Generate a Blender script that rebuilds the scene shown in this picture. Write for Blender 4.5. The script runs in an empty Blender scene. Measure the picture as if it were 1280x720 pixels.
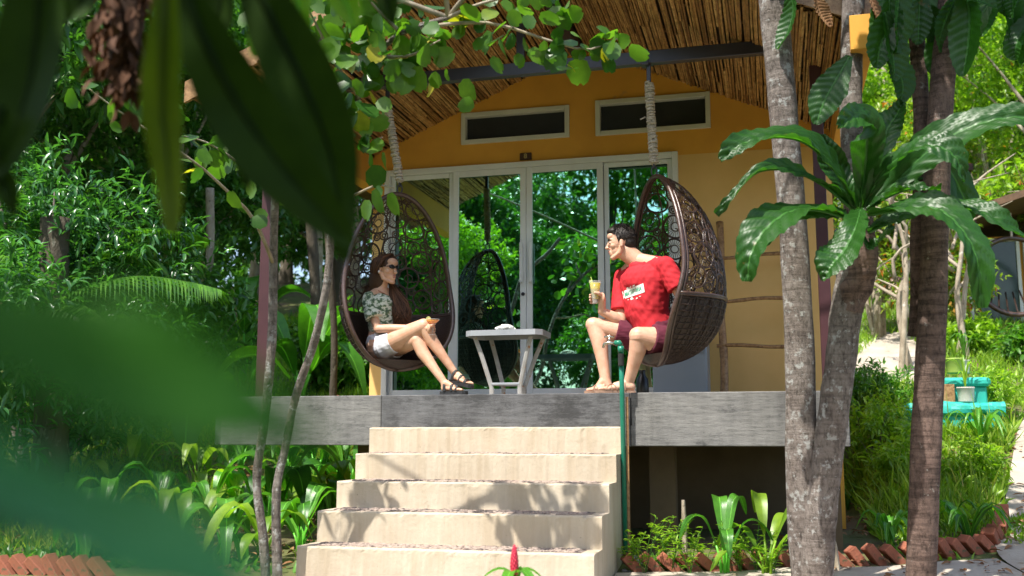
import bpy, math, random
import numpy as np
from math import sin, cos, pi, radians, sqrt
from mathutils import Vector, Matrix
SC = bpy.context.scene
COL = SC.collection
# ------------------------------------------------------------------ camera
FPX = 1280.0
YAW = radians(14.4); PIT = math.atan(185/1280)
_f = np.array([-sin(YAW)*cos(PIT), cos(YAW)*cos(PIT), sin(PIT)])
_r = np.array([cos(YAW), sin(YAW), 0.0]); _u = np.cross(_r, _f)
CAMP = np.array([0, 0, 1.0])
cam = bpy.data.cameras.new('camera'); camo = bpy.data.objects.new('camera', cam); COL.objects.link(camo)
camo.location = CAMP
camo.rotation_euler = Matrix([[_r[0], _u[0], -_f[0]], [_r[1], _u[1], -_f[1]], [_r[2], _u[2], -_f[2]]]).to_euler()
cam.sensor_width = 36; cam.lens = 36; cam.clip_start = 0.05; cam.clip_end = 600
cam.dof.use_dof = True; cam.dof.focus_distance = 8.2; cam.dof.aperture_fstop = 2.0
SC.camera = camo
# ------------------------------------------------------------------ light
SUN_EL = radians(58); SUN_DIR = Vector((-0.20, -0.40, 0)).normalized()*cos(SUN_EL) + Vector((0, 0, sin(SUN_EL)))
w = bpy.data.worlds.new('World'); SC.world = w; w.use_nodes = True
wn = w.node_tree; bg = wn.nodes['Background']
sky = wn.nodes.new('ShaderNodeTexSky'); sky.sky_type = 'NISHITA'; sky.sun_disc = False
sky.sun_elevation = SUN_EL; sky.sun_rotation = math.atan2(SUN_DIR.x, SUN_DIR.y)
sky.air_density = 1.0; sky.dust_density = 2.0
wn.links.new(sky.outputs[0], bg.inputs[0]); bg.inputs[1].default_value = 0.15
sl = bpy.data.lights.new('sun', 'SUN'); sl.energy = 4.4; sl.angle = radians(0.53); sl.color = (1, .955, .87)
so = bpy.data.objects.new('sun', sl); COL.objects.link(so)
so.rotation_euler = SUN_DIR.to_track_quat('Z', 'Y').to_euler(); so.location = (0, 0, 20)
vs = SC.view_settings; vs.view_transform = 'Standard'; vs.look = 'None'; vs.gamma = 1; vs.exposure = 0.9
SC.render.engine = 'CYCLES'
cy = SC.cycles; cy.max_bounces = 7; cy.diffuse_bounces = 3; cy.glossy_bounces = 3; cy.transmission_bounces = 5
cy.transparent_max_bounces = 6; cy.caustics_reflective = False; cy.caustics_refractive = False; cy.use_denoising = True
# ------------------------------------------------------------------ helpers
def ray(x, y): return _f + _r*(x-640)/FPX - _u*(y-360)/FPX
def PD(x, y, D): return CAMP + ray(x, y)*D
def PY(x, y, Y):
    d = ray(x, y); return CAMP + d*Y/d[1]
def sstep(a, b, x):
    t = np.clip((x-a)/(b-a), 0, 1); return t*t*(3-2*t)
def ground(x, y):
    x = np.asarray(x, float); y = np.asarray(y, float)
    s = 0.25*0.6*np.logaddexp(0, (y-8)/0.6)
    s = np.where(y > 34, 0.25*26+(y-34)*0.12, s)
    m = sstep(-4.9, -4.3, x)*(1-sstep(0.6, 1.2, x))*sstep(7.6, 8.2, y)*(1-sstep(13.8, 15, y))
    s = s*(1-m)+np.minimum(s, 0.18)*m
    b = 0.05*np.sin(x*1.3+y*0.7)*np.sin(y*0.9-x*0.4)+0.015*np.sin(x*4.1)*np.sin(y*3.7)
    return s+b*sstep(8.5, 11, y)+0.012*np.sin(x*5+1)*np.sin(y*4.3)*(y > 0)
def GP(px, py):
    d = ray(px, py); t = 3.0
    while t < 80:
        p = CAMP+d*t
        if p[2] <= ground(p[0], p[1]): return p
        t += 0.03
    return CAMP+d*40
def gz(x, y): return float(ground(x, y))

def new_mat(name):
    m = bpy.data.materials.new(name); m.use_nodes = True
    nt = m.node_tree; p = nt.nodes['Principled BSDF']; return m, nt, p
def _n(nt, t, **k):
    n = nt.nodes.new(t)
    for a, b in k.items(): setattr(n, a, b)
    return n
def ramp(nt, fac, stops):
    r = _n(nt, 'ShaderNodeValToRGB'); e = r.color_ramp.elements
    while len(e) < len(stops): e.new(0.5)
    for i, (p, c) in enumerate(stops):
        e[i].position = p; e[i].color = (*c, 1) if len(c) == 3 else c
    nt.links.new(fac, r.inputs[0]); return r.outputs[0]
def noise(nt, scale, detail=5, rough=.6, vec=None, stretch=None, coord='Object'):
    tc = _n(nt, 'ShaderNodeTexCoord'); v = tc.outputs[coord] if vec is None else vec
    if stretch:
        mp = _n(nt, 'ShaderNodeMapping'); mp.inputs['Scale'].default_value = stretch; nt.links.new(v, mp.inputs[0]); v = mp.outputs[0]
    n = _n(nt, 'ShaderNodeTexNoise'); n.inputs['Scale'].default_value = scale; n.inputs['Detail'].default_value = detail
    n.inputs['Roughness'].default_value = rough; nt.links.new(v, n.inputs['Vector']); return n.outputs['Fac']
def bump(nt, p, h, strength=.3, dist=.01):
    b = _n(nt, 'ShaderNodeBump'); b.inputs['Strength'].default_value = strength; b.inputs['Distance'].default_value = dist
    nt.links.new(h, b.inputs['Height']); nt.links.new(b.outputs[0], p.inputs['Normal'])
def mixc(nt, fac, a, b, mode='MIX'):
    m = _n(nt, 'ShaderNodeMix', data_type='RGBA', blend_type=mode)
    for s, v in ((m.inputs[0], fac), (m.inputs[6], a), (m.inputs[7], b)):
        if isinstance(v, (int, float)): s.default_value = v
        elif isinstance(v, tuple): s.default_value = (*v, 1)
        else: nt.links.new(v, s)
    return m.outputs[2]
def mat(name, c1, c2=None, scale=6, rough=.7, bstr=.2, bscale=None, bdist=.01, stretch=None, metal=0, spots=None, spec=.5, lo=.35, hi=.65):
    """two-tone noise material with bump and optional spots (colour, scale, threshold)"""
    m, nt, p = new_mat(name)
    if c2 is None: c2 = tuple(x*.8 for x in c1)
    f = noise(nt, scale, stretch=stretch); c = ramp(nt, f, [(lo, c1), (hi, c2)])
    if spots:
        for (sc, ssc, th) in spots:
            f2 = noise(nt, ssc, 4, .65, stretch=stretch)
            c = mixc(nt, ramp(nt, f2, [(th, (0, 0, 0)), (th+.05, (1, 1, 1))]), c, sc)
    nt.links.new(c, p.inputs['Base Color']); p.inputs['Roughness'].default_value = rough
    p.inputs['Metallic'].default_value = metal; p.inputs['Specular IOR Level'].default_value = spec
    if bstr: bump(nt, p, noise(nt, bscale or scale*4, 6, .65, stretch=stretch), bstr, bdist)
    return m
def leafmat(name, dark, light, trans=.35, rough=.38, tcol=None, odd=None, veins=False, spec=.5):
    m, nt, p = new_mat(name); out = nt.nodes['Material Output']
    g = _n(nt, 'ShaderNodeNewGeometry')
    stops = [(0, dark), (.85, light)]
    if odd: stops += [(.93, light), (.95, odd)]
    c = ramp(nt, g.outputs['Random Per Island'], stops)
    f = noise(nt, 14, 3); c = mixc(nt, .35, c, ramp(nt, f, [(.3, (.35, .45, .3)), (.7, (1.5, 1.35, 1.2))]), 'MULTIPLY')
    if veins:
        uv = _n(nt, 'ShaderNodeUVMap'); uv.uv_map = 'UVMap'
        sp = _n(nt, 'ShaderNodeSeparateXYZ'); nt.links.new(uv.outputs[0], sp.inputs[0])
        def M(op, a, b=None):
            q = _n(nt, 'ShaderNodeMath', operation=op)
            for s, v in zip(q.inputs, (a, b)):
                if v is None: continue
                if isinstance(v, (int, float)): s.default_value = v
                else: nt.links.new(v, s)
            return q.outputs[0]
        av = M('ABSOLUTE', M('SUBTRACT', sp.outputs[1], .5))
        rib = M('LESS_THAN', av, .028)
        ph = M('MULTIPLY', M('SUBTRACT', sp.outputs[0], M('MULTIPLY', av, veins[1])), veins[0])
        fr = M('ABSOLUTE', M('SUBTRACT', M('FRACT', ph), .5))
        lat = M('LESS_THAN', fr, .045)
        c = mixc(nt, M('MAXIMUM', M('MULTIPLY', rib, .8), M('MULTIPLY', lat, .22)), c, tuple(min(1, x*2.0+.02) for x in light))
        # insect holes stay out; brown blotches from a noise
        bl = ramp(nt, noise(nt, 9, 4, .7), [(.68, (0, 0, 0)), (.71, (1, 1, 1))])
        c = mixc(nt, M('MULTIPLY', bl, .6), c, (.16, .11, .03))
        bump(nt, p, M('ADD', fr, M('MULTIPLY', rib, .8)), .22, .005)
    nt.links.new(c, p.inputs['Base Color']); p.inputs['Roughness'].default_value = rough; p.inputs['Specular IOR Level'].default_value = spec
    t = _n(nt, 'ShaderNodeBsdfTranslucent'); tc = mixc(nt, 1.0, c, tcol or (1.9, 2.2, .6), 'MULTIPLY')
    nt.links.new(tc, t.inputs[0]); mx = _n(nt, 'ShaderNodeMixShader'); mx.inputs[0].default_value = trans
    nt.links.new(p.outputs[0], mx.inputs[1]); nt.links.new(t.outputs[0], mx.inputs[2]); nt.links.new(mx.outputs[0], out.inputs[0])
    return m

WL = {}
def link(o, parent=None, loc=(0, 0, 0)):
    """parts are modelled in world coordinates; loc is the parent's world spot"""
    COL.objects.link(o)
    if parent is not None:
        o.parent = parent; o.location = -Vector(WL.get(parent.name, (0, 0, 0)))
    return o
def tag(o, label=None, cat=None, group=None, kind=None):
    if label: o['label'] = label
    if cat: o['category'] = cat
    if group: o['group'] = group
    if kind: o['kind'] = kind
    return o
def root(name, loc=(0, 0, 0), label=None, cat=None, group=None, kind=None):
    o = bpy.data.objects.new(name, None); COL.objects.link(o); o.location = loc; o.empty_display_size = .1
    WL[o.name] = tuple(loc); return tag(o, label, cat, group, kind)
class MB:
    def __init__(s): s.v = []; s.f = []; s.m = []; s.uv = None
    def add(s, vs, fs, mi=0):
        o = len(s.v); s.v.extend([tuple(map(float, q)) for q in vs]); s.f.extend([tuple(i+o for i in q) for q in fs]); s.m.extend([mi]*len(fs)); return s
    def box(s, a, b, mi=0, R=None, c=None, bev=0):
        a = np.array(a, float); b = np.array(b, float)
        if bev > 0:
            x0, y0, z0 = a; x1, y1, z1 = b; e = min(bev, *(abs(b-a)/2.01))
            P = []; F = []
            for sx in (0, 1):
                for sy in (0, 1):
                    for sz in (0, 1):
                        X = (x0, x1)[sx]; Y = (y0, y1)[sy]; Z = (z0, z1)[sz]
                        dx = e*(1-2*sx); dy = e*(1-2*sy); dz = e*(1-2*sz)
                        P += [(X, Y+dy, Z+dz), (X+dx, Y, Z+dz), (X+dx, Y+dy, Z)]
            def I(sx, sy, sz, k): return (sx*4+sy*2+sz)*3+k
            F += [(I(0,0,0,0),I(0,0,1,0),I(0,1,1,0),I(0,1,0,0)), (I(1,0,0,0),I(1,1,0,0),I(1,1,1,0),I(1,0,1,0)),
                  (I(0,0,0,1),I(1,0,0,1),I(1,0,1,1),I(0,0,1,1)), (I(0,1,0,1),I(0,1,1,1),I(1,1,1,1),I(1,1,0,1)),
                  (I(0,0,0,2),I(0,1,0,2),I(1,1,0,2),I(1,0,0,2)), (I(0,0,1,2),I(1,0,1,2),I(1,1,1,2),I(0,1,1,2))]
            for (p, q) in ((0, 0), (0, 1), (1, 0), (1, 1)):
                F += [(I(p,q,0,0),I(p,q,1,0),I(p,q,1,1),I(p,q,0,1)), (I(p,0,q,0),I(p,1,q,0),I(p,1,q,2),I(p,0,q,2)), (I(0,p,q,1),I(1,p,q,1),I(1,p,q,2),I(0,p,q,2))]
            for sx in (0, 1):
                for sy in (0, 1):
                    for sz in (0, 1): F.append((I(sx,sy,sz,0),I(sx,sy,sz,1),I(sx,sy,sz,2)))
            vs = P
        else:
            vs = [(x, y, z) for x in (a[0], b[0]) for y in (a[1], b[1]) for z in (a[2], b[2])]
            F = [(0,1,3,2),(4,6,7,5),(0,4,5,1),(2,3,7,6),(0,2,6,4),(1,5,7,3)]
        if R is not None: vs = [tuple(R @ Vector(q) + Vector(c or (0, 0, 0))) for q in vs]
        return s.add(vs, F, mi)
    def tube(s, pts, rad, n=8, mi=0, cap=True, sq=1.0, up=None):
        pts = [np.array(p, float) for p in pts]; N = len(pts)
        if isinstance(rad, (int, float)): rad = [rad]*N
        vs = []; ref = None
        for i, p in enumerate(pts):
            t = pts[min(i+1, N-1)]-pts[max(i-1, 0)]; t = t/(np.linalg.norm(t)+1e-9)
            if ref is None:
                ref = np.array(up if up is not None else ((0, 0, 1.) if abs(t[2]) < .9 else (1., 0, 0)))
            a = ref-t*np.dot(ref, t); a /= np.linalg.norm(a)+1e-9; ref = a; b = np.cross(t, a)
            r = rad[i]; ra, rb = (r if isinstance(r, (tuple, list)) else (r, r*sq))
            for k in range(n):
                th = 2*pi*k/n; vs.append(p+a*cos(th)*ra+b*sin(th)*rb)
        fs = [(i*n+k, i*n+(k+1) % n, (i+1)*n+(k+1) % n, (i+1)*n+k) for i in range(N-1) for k in range(n)]
        if cap: fs += [tuple(range(n))[::-1], tuple((N-1)*n+k for k in range(n))]
        return s.add(vs, fs, mi)
    def lathe(s, prof, c=(0, 0, 0), n=20, mi=0, cap=True):
        vs = [(c[0]+r*cos(2*pi*k/n), c[1]+r*sin(2*pi*k/n), c[2]+z) for r, z in prof for k in range(n)]
        fs = [(i*n+k, i*n+(k+1) % n, (i+1)*n+(k+1) % n, (i+1)*n+k) for i in range(len(prof)-1) for k in range(n)]
        if cap: fs += [tuple(range(n))[::-1], tuple((len(prof)-1)*n+k for k in range(n))]
        return s.add(vs, fs, mi)
    def ell(s, c, r, R=None, n=16, m=10, mi=0):
        vs = []
        for i in range(m+1):
            ph = pi*i/m
            for k in range(n):
                q = Vector((r[0]*sin(ph)*cos(2*pi*k/n), r[1]*sin(ph)*sin(2*pi*k/n), r[2]*cos(ph)))
                if R is not None: q = R @ q
                vs.append((q.x+c[0], q.y+c[1], q.z+c[2]))
        fs = [(i*n+k, (i+1)*n+k, (i+1)*n+(k+1) % n, i*n+(k+1) % n) for i in range(m) for k in range(n)]
        return s.add(vs, fs, mi)
    def prism(s, poly, y0, y1, axis=1, mi=0):
        n = len(poly)
        def V(p, y): return (p[0], y, p[1]) if axis == 1 else ((y, p[0], p[1]) if axis == 0 else (p[0], p[1], y))
        vs = [V(p, y0) for p in poly]+[V(p, y1) for p in poly]
        fs = [tuple(range(n)), tuple(range(2*n-1, n-1, -1))]+[(i, n+i, n+(i+1) % n, (i+1) % n) for i in range(n)]
        return s.add(vs, fs, mi)
    def build(s, name, mats, parent=None, smooth=False, uv=None):
        me = bpy.data.meshes.new(name); me.from_pydata(s.v, [], s.f)
        if not isinstance(mats, (list, tuple)): mats = [mats]
        for q in mats: me.materials.append(q)
        if len(mats) > 1: me.polygons.foreach_set('material_index', s.m)
        if smooth: me.polygons.foreach_set('use_smooth', [True]*len(me.polygons))
        if s.uv is not None:
            l = me.uv_layers.new(name='UVMap'); vi = np.empty(len(me.loops), int); me.loops.foreach_get('vertex_index', vi)
            l.data.foreach_set('uv', np.array(s.uv, np.float32)[vi].ravel())
        me.update()
        return link(bpy.data.objects.new(name, me), parent)
def smooth_angle(o, a=35):
    me = o.data; me.polygons.foreach_set('use_smooth', [True]*len(me.polygons)); me.set_sharp_from_angle(angle=radians(a))
def npmesh(name, V, F, mats, parent=None, smooth=False, mi=None):
    me = bpy.data.meshes.new(name); V = np.asarray(V, np.float32); F = np.asarray(F, np.int32); k = F.shape[1]
    me.vertices.add(len(V)); me.vertices.foreach_set('co', V.ravel())
    me.loops.add(F.size); me.loops.foreach_set('vertex_index', F.ravel())
    me.polygons.add(len(F)); me.polygons.foreach_set('loop_start', np.arange(0, F.size, k, dtype=np.int32))
    me.polygons.foreach_set('loop_total', np.full(len(F), k, np.int32))
    if not isinstance(mats, (list, tuple)): mats = [mats]
    for q in mats: me.materials.append(q)
    if mi is not None: me.polygons.foreach_set('material_index', np.asarray(mi, np.int32))
    if smooth: me.polygons.foreach_set('use_smooth', np.ones(len(F), bool))
    me.update(calc_edges=True)
    return link(bpy.data.objects.new(name, me), parent)
# leaf templates: (u along, v across, w up), triangles
def _templ(kind):
    if kind == 'diamond':
        V = [(0, 0, 0), (.45, -.5, .12), (.45, .5, .12), (1, 0, -.05), (.45, 0, 0)]
        F = [(0, 1, 4), (0, 4, 2), (1, 3, 4), (4, 3, 2)]
    elif kind == 'lance':
        V = [(0, 0, 0), (.3, -.42, .1), (.3, 0, .02), (.3, .42, .1), (.65, -.38, .04), (.65, 0, -.03), (.65, .38, .04), (1, 0, -.16)]
        F = [(0, 1, 2), (0, 2, 3), (1, 4, 5), (1, 5, 2), (2, 5, 6), (2, 6, 3), (4, 7, 5), (5, 7, 6)]
    elif kind == 'round':
        V = [(0, 0, 0), (.12, -.38, .05), (.12, .38, .05), (.5, -.52, .08), (.5, 0, -.02), (.5, .52, .08), (.85, -.34, .03), (.85, .34, .03), (.98, -.12, -.04), (.98, .12, -.04), (.88, 0, -.04)]
        F = [(0, 1, 4), (0, 4, 2), (1, 3, 4), (4, 5, 2), (3, 6, 4), (4, 7, 5), (6, 8, 10), (6, 10, 4), (4, 10, 7), (10, 9, 7)]
    elif kind == 'blade':
        V = [(0, -.5, 0), (0, .5, 0), (.5, -.4, 0), (.5, .4, 0), (1, 0, -.25)]
        F = [(0, 2, 1), (1, 2, 3), (2, 4, 3)]
    return np.array(V), np.array(F)
def leaves(pos, d, up, L, W, kind='diamond', rng=None):
    """arrays of leaves -> V,F"""
    T, F = _templ(kind); n = len(pos)
    d = d/(np.linalg.norm(d, axis=1, keepdims=True)+1e-9)
    s = np.cross(d, up); s /= (np.linalg.norm(s, axis=1, keepdims=True)+1e-9); nn = np.cross(s, d)
    L = np.broadcast_to(L, n)[:, None, None]; W = np.broadcast_to(W, n)[:, None, None]
    V = pos[:, None, :]+d[:, None, :]*T[None, :, 0:1]*L+s[:, None, :]*T[None, :, 1:2]*W+nn[:, None, :]*T[None, :, 2:3]*L
    FF = F[None]+(np.arange(n)*len(T))[:, None, None]
    return V.reshape(-1, 3), FF.reshape(-1, 3)
ORD = 'first second third fourth fifth sixth seventh eighth ninth tenth eleventh twelfth thirteenth fourteenth fifteenth sixteenth seventeenth eighteenth nineteenth twentieth'.split()
def nth(i):
    return ORD[i] if i < 20 else ('twenty-'+ORD[i-20] if i < 29 else ['thirtieth', 'thirty-'][i > 29]+('' if i == 29 else ORD[i-30]) if i < 39 else 'fortieth' if i == 39 else 'forty-'+ORD[i-40])
def rvec(rng, n):
    v = rng.normal(size=(n, 3)); return v/np.linalg.norm(v, axis=1, keepdims=True)
def blob_leaves(rng, blobs, ntw, per, L, W, kind='diamond', droop=.2, shell=.55, spread=1.0):
    """twigs spread through ellipsoid blobs, each with `per` leaves"""
    vol = np.array([b[1][0]*b[1][1]*b[1][2] for b in blobs])**.75; pr = vol/vol.sum()
    bi = rng.choice(len(blobs), ntw, p=pr); c = np.array([blobs[i][0] for i in bi]); r = np.array([blobs[i][1] for i in bi])
    u = rvec(rng, ntw); rad = shell+(1-shell)*rng.random((ntw, 1))**.6; rad *= 1+.18*rng.normal(size=(ntw, 1))*.6
    tp = c+u*r*rad
    td = u+rng.normal(size=(ntw, 3))*.5; td[:, 2] -= droop; td /= np.linalg.norm(td, axis=1, keepdims=True)
    P = []; D = []
    for k in range(per):
        off = rng.random((ntw, 1))*L*1.6
        P.append(tp+td*off); dd = td*.6+rvec(rng, ntw)*spread; dd[:, 2] -= droop; D.append(dd)
    P = np.concatenate(P); D = np.concatenate(D); up = rvec(rng, len(P))*.6; up[:, 2] += 1.0
    ls = L*(.65+.6*rng.random(len(P)))
    return leaves(P, D, up, ls, ls*(W/L), kind)
def catmull(P, n):
    P = [np.array(p, float) for p in P]; Q = [2*P[0]-P[1]]+P+[2*P[-1]-P[-2]]; out = []
    segs = len(P)-1
    for i in range(n):
        t = i/(n-1)*segs; k = min(int(t), segs-1); t -= k; a, b, c, d = Q[k:k+4]
        out.append(.5*((2*b)+(-a+c)*t+(2*a-5*b+4*c-d)*t*t+(-a+3*b-3*c+d)*t**3))
    return np.array(out)
def leafgrid(mb, path, W, n=14, nv=8, up=(0, 0, 1), fold=.15, corr=0, nc=9, seed=0, prof=None, ragged=0, twist=0, stem=None, wave=0):
    """one large blade as a grid with uv; path is 3-D points, W full width (m)"""
    rng = np.random.default_rng(seed); P = catmull(path, n); up = np.array(up, float)
    if mb.uv is None: mb.uv = []
    vs = []; uvs = []; Lt = np.linalg.norm(np.diff(P, axis=0), axis=1).sum()
    ph = rng.random()*6
    for i in range(n):
        t = P[min(i+1, n-1)]-P[max(i-1, 0)]; t /= np.linalg.norm(t)+1e-9; u = i/(n-1)
        s = np.cross(t, up); s /= np.linalg.norm(s)+1e-9; nn = np.cross(s, t)
        if twist:
            a = twist*u; s, nn = s*cos(a)+nn*sin(a), nn*cos(a)-s*sin(a)
        wd = prof(u) if prof else (sin(pi*min(1, u**.85*.97+.02))**.75)
        for k in range(nv+1):
            v = k/nv*2-1; a = abs(v); w2 = wd
            if ragged: w2 *= 1-ragged*rng.random()*(a > .7)
            p = P[i]+s*v*W/2*w2+nn*(a*fold*W*wd)
            if corr: p = p+nn*corr*abs(sin(pi*(nc*(u-a*.12))))*(a > .1)
            if wave: p = p+nn*wave*sin(u*11+ph+v*1.3)*a
            vs.append(p); uvs.append((u, (v+1)/2))
    fs = [(i*(nv+1)+k, i*(nv+1)+k+1, (i+1)*(nv+1)+k+1, (i+1)*(nv+1)+k) for i in range(n-1) for k in range(nv)]
    mb.add(vs, fs); mb.uv += uvs
    return P
def tubeuv(mb, pts, rad, n=6):
    if mb.uv is None: mb.uv = []
    a = len(mb.v); mb.tube(pts, rad, n); mb.uv += [(.5, .5)]*(len(mb.v)-a)
# ------------------------------------------------------------------ materials
ORANGE = mat('orange_render', (.78, .39, .055), (.68, .33, .05), 1.6, .85, .2, 40, .004, spots=[((.56, .29, .08), 2.3, .66), ((.45, .26, .10), 14, .74)])
CREAMW = mat('cream_render', (.80, .52, .20), (.74, .47, .165), 2.0, .85, .12, 60, .004)
def step_mat():
    m, nt, p = new_mat('step_plaster'); c = ramp(nt, noise(nt, 2.2, 6), [(.35, (.57, .49, .38)), (.65, (.485, .41, .31))])
    run = noise(nt, 7, 4, .6, stretch=(1, 1, .10)); c = mixc(nt, .55, c, ramp(nt, run, [(.38, (.80, .74, .66)), (.55, (1, 1, 1)), (.68, (1.12, 1.12, 1.12))]), 'MULTIPLY')
    c = mixc(nt, ramp(nt, noise(nt, 6, 5, .7), [(.63, (0, 0, 0)), (.70, (.6, .6, .6))]), c, (.40, .33, .24)); c = mixc(nt, ramp(nt, noise(nt, 38, 3), [(.73, (0, 0, 0)), (.77, (1, 1, 1))]), c, (.22, .18, .13))
    nt.links.new(c, p.inputs['Base Color']); p.inputs['Roughness'].default_value = .82; bump(nt, p, noise(nt, 24, 8, .7), .45, .01); return m
STEPM = step_mat()
STONE = mat('tread_pebbles', (.30, .22, .18), (.42, .34, .28), 25, .8, .8, 40, .02, spots=[((.12, .09, .08), 18, .55)])
WHITE = mat('white_aluminium', (.80, .81, .80), (.72, .73, .71), 3, .35, .03, 80, .001)
WHITED = mat('white_window_frame', (.66, .66, .58), (.58, .58, .5), 3, .5, .05, 80, .001)
def grey_timber(name, a, b, dk):
    m, nt, p = new_mat(name); c = ramp(nt, noise(nt, 1.6, 7, .7), [(.32, a), (.68, b)])
    g = noise(nt, 12, 10, .85, stretch=(.45, 1, 3.2)); c = mixc(nt, .8, c, ramp(nt, g, [(.36, (.35, .35, .36)), (.5, (1, 1, 1)), (.66, (1.35, 1.35, 1.35))]), 'MULTIPLY')
    c = mixc(nt, ramp(nt, noise(nt, 5, 9, .8, stretch=(.7, 1, 1.6)), [(dk, (0, 0, 0)), (dk+.12, (.85, .85, .85))]), c, (.045, .045, .047))
    c = mixc(nt, .38, c, ramp(nt, noise(nt, 6, 5, .7, stretch=(1.0, 1, .12)), [(.36, (.55, .54, .52)), (.52, (1, 1, 1)), (.68, (1.3, 1.3, 1.32))]), 'MULTIPLY')
    c = mixc(nt, ramp(nt, noise(nt, 16, 8, .8, stretch=(.2, 1, 3)), [(.60, (0, 0, 0)), (.63, (.8, .8, .8))]), c, (.03, .03, .03))
    nt.links.new(c, p.inputs['Base Color']); p.inputs['Roughness'].default_value = .9; bump(nt, p, g, .8, .008); return m
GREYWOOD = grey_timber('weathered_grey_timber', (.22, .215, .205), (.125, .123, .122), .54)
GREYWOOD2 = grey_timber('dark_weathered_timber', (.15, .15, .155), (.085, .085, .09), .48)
STEELB = mat('painted_steel', (.028, .026, .040), (.04, .036, .05), 5, .32, .08, 30, .002)
MAROON = mat('maroon_post_paint', (.070, .026, .032), (.055, .020, .026), 5, .42, .1, 30, .002, spots=[((.45, .16, .17), 4, .72)])
CONC = mat('concrete_path', (.46, .40, .33), (.33, .28, .22), 2.2, .9, .5, 25, .012, spots=[((.26, .2, .13), 7, .62)])
SHADECONC = mat('shaded_under_deck_wall', (.17, .12, .07), (.12, .085, .05), 2, .9, .3)  # the shade under the deck is put into this dark tone
DARK = mat('dark_interior', (.012, .012, .013), (.02, .02, .02), 3, .9, 0)
def bamboo_mat(name, c1, c2, c3):
    m, nt, p = new_mat(name); g = _n(nt, 'ShaderNodeNewGeometry')
    c = ramp(nt, g.outputs['Random Per Island'], [(0, c1), (.5, c2), (1, c3)])
    f = noise(nt, 9, 4, .7, stretch=(3, 1, 3)); c = mixc(nt, .75, c, ramp(nt, f, [(.35, (.45, .35, .25)), (.6, (1.2, 1.2, 1.2))]), 'MULTIPLY')
    f = noise(nt, 26, 3, .6, stretch=(2, 1, 2)); c = mixc(nt, .6, c, ramp(nt, f, [(.33, (.18, .12, .08)), (.42, (1, 1, 1))]), 'MULTIPLY')
    nt.links.new(c, p.inputs['Base Color']); p.inputs['Roughness'].default_value = .45; bump(nt, p, f, .3, .003); return m
CANE = bamboo_mat('cane_strips', (.24, .12, .045), (.50, .28, .10), (.66, .43, .18))
BAMB = bamboo_mat('bamboo_pole', (.26, .14, .06), (.34, .2, .09), (.30, .16, .07))
# glass: tinted, strongly reflecting
GLASS, _nt, _p = new_mat('tinted_reflective_glass')
_p.inputs['Base Color'].default_value = (.005, .012, .011, 1); _p.inputs['Roughness'].default_value = .02
_g = _n(_nt, 'ShaderNodeBsdfGlossy'); _g.inputs[0].default_value = (.46, .90, .74, 1); _g.inputs['Roughness'].default_value = .006
_mx = _n(_nt, 'ShaderNodeMixShader'); _mx.inputs[0].default_value = .78
_nt.links.new(_p.outputs[0], _mx.inputs[1]); _nt.links.new(_g.outputs[0], _mx.inputs[2]); _nt.links.new(_mx.outputs[0], _nt.nodes['Material Output'].inputs[0])
# ------------------------------------------------------------------ terrain
def terrain():
    xs = np.concatenate([np.arange(-90, -14, 3.), np.arange(-14, 9, .16), np.arange(9, 80, 3.)])
    ys = np.concatenate([np.arange(-70, 3, 3.), np.arange(3, 26, .16), np.arange(26, 200, 4.)])
    X, Y = np.meshgrid(xs, ys); Z = ground(X, Y); V = np.stack([X, Y, Z], -1).reshape(-1, 3)
    n = len(xs); m = len(ys); i = np.arange(m-1)[:, None]*n+np.arange(n-1)[None]; i = i.ravel()
    m_, nt, p = new_mat('garden_soil')
    c = ramp(nt, noise(nt, .8, 6), [(.38, (.075, .11, .025)), (.5, (.13, .15, .04)), (.62, (.17, .12, .07))])
    c = mixc(nt, ramp(nt, noise(nt, 9, 6, .7), [(.55, (0, 0, 0)), (.62, (1, 1, 1))]), c, (.11, .075, .045))
    nt.links.new(c, p.inputs['Base Color']); p.inputs['Roughness'].default_value = .95; bump(nt, p, noise(nt, 22, 8, .7), .9, .04)
    o = npmesh('ground', V, np.stack([i, i+1, i+n+1, i+n], -1), m_, smooth=True); tag(o, kind='structure')
terrain()
def drape_strip(name, L, R, n, m, dz, mt):
    L = catmull([(*p, 0) for p in L], n); R = catmull([(*p, 0) for p in R], n); V = []
    for i in range(n):
        for k in range(m+1):
            q = L[i]*(1-k/m)+R[i]*k/m; V.append((q[0], q[1], gz(q[0], q[1])+dz))
    for i in list(range(n)): pass
    F = [(i*(m+1)+k, i*(m+1)+k+1, (i+1)*(m+1)+k+1, (i+1)*(m+1)+k) for i in range(n-1) for k in range(m)]
    mb = MB(); mb.add(V, F); o = mb.build(name, mt, smooth=True); return tag(o, kind='structure')
def xy(px, py): p = GP(px, py); return (p[0], p[1])
drape_strip('garden_path', [(1.75, 2), (1.72, 6.4), xy(1250, 700), xy(1256, 640), xy(1266, 575), xy(1278, 530), xy(1300, 500)],
            [(3.4, 2), (3.4, 6.2), (3.6, 8.2), (4.0, 10), (4.8, 12), (5.8, 14), (7.2, 15.5)], 60, 8, .025, CONC)
drape_strip('front_path', [(-1.0, 4.2), (.2, 4.2), (2.1, 4.2)], [xy(770, 721), xy(1010, 713), xy(1246, 702)], 30, 14, .022, CONC)
drape_strip('upper_path', [xy(1030, 512), xy(1050, 468), xy(1070, 436), xy(1090, 418)], [xy(1185, 512), xy(1176, 466), xy(1172, 436), xy(1185, 418)], 30, 8, .03, CONC)
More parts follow.
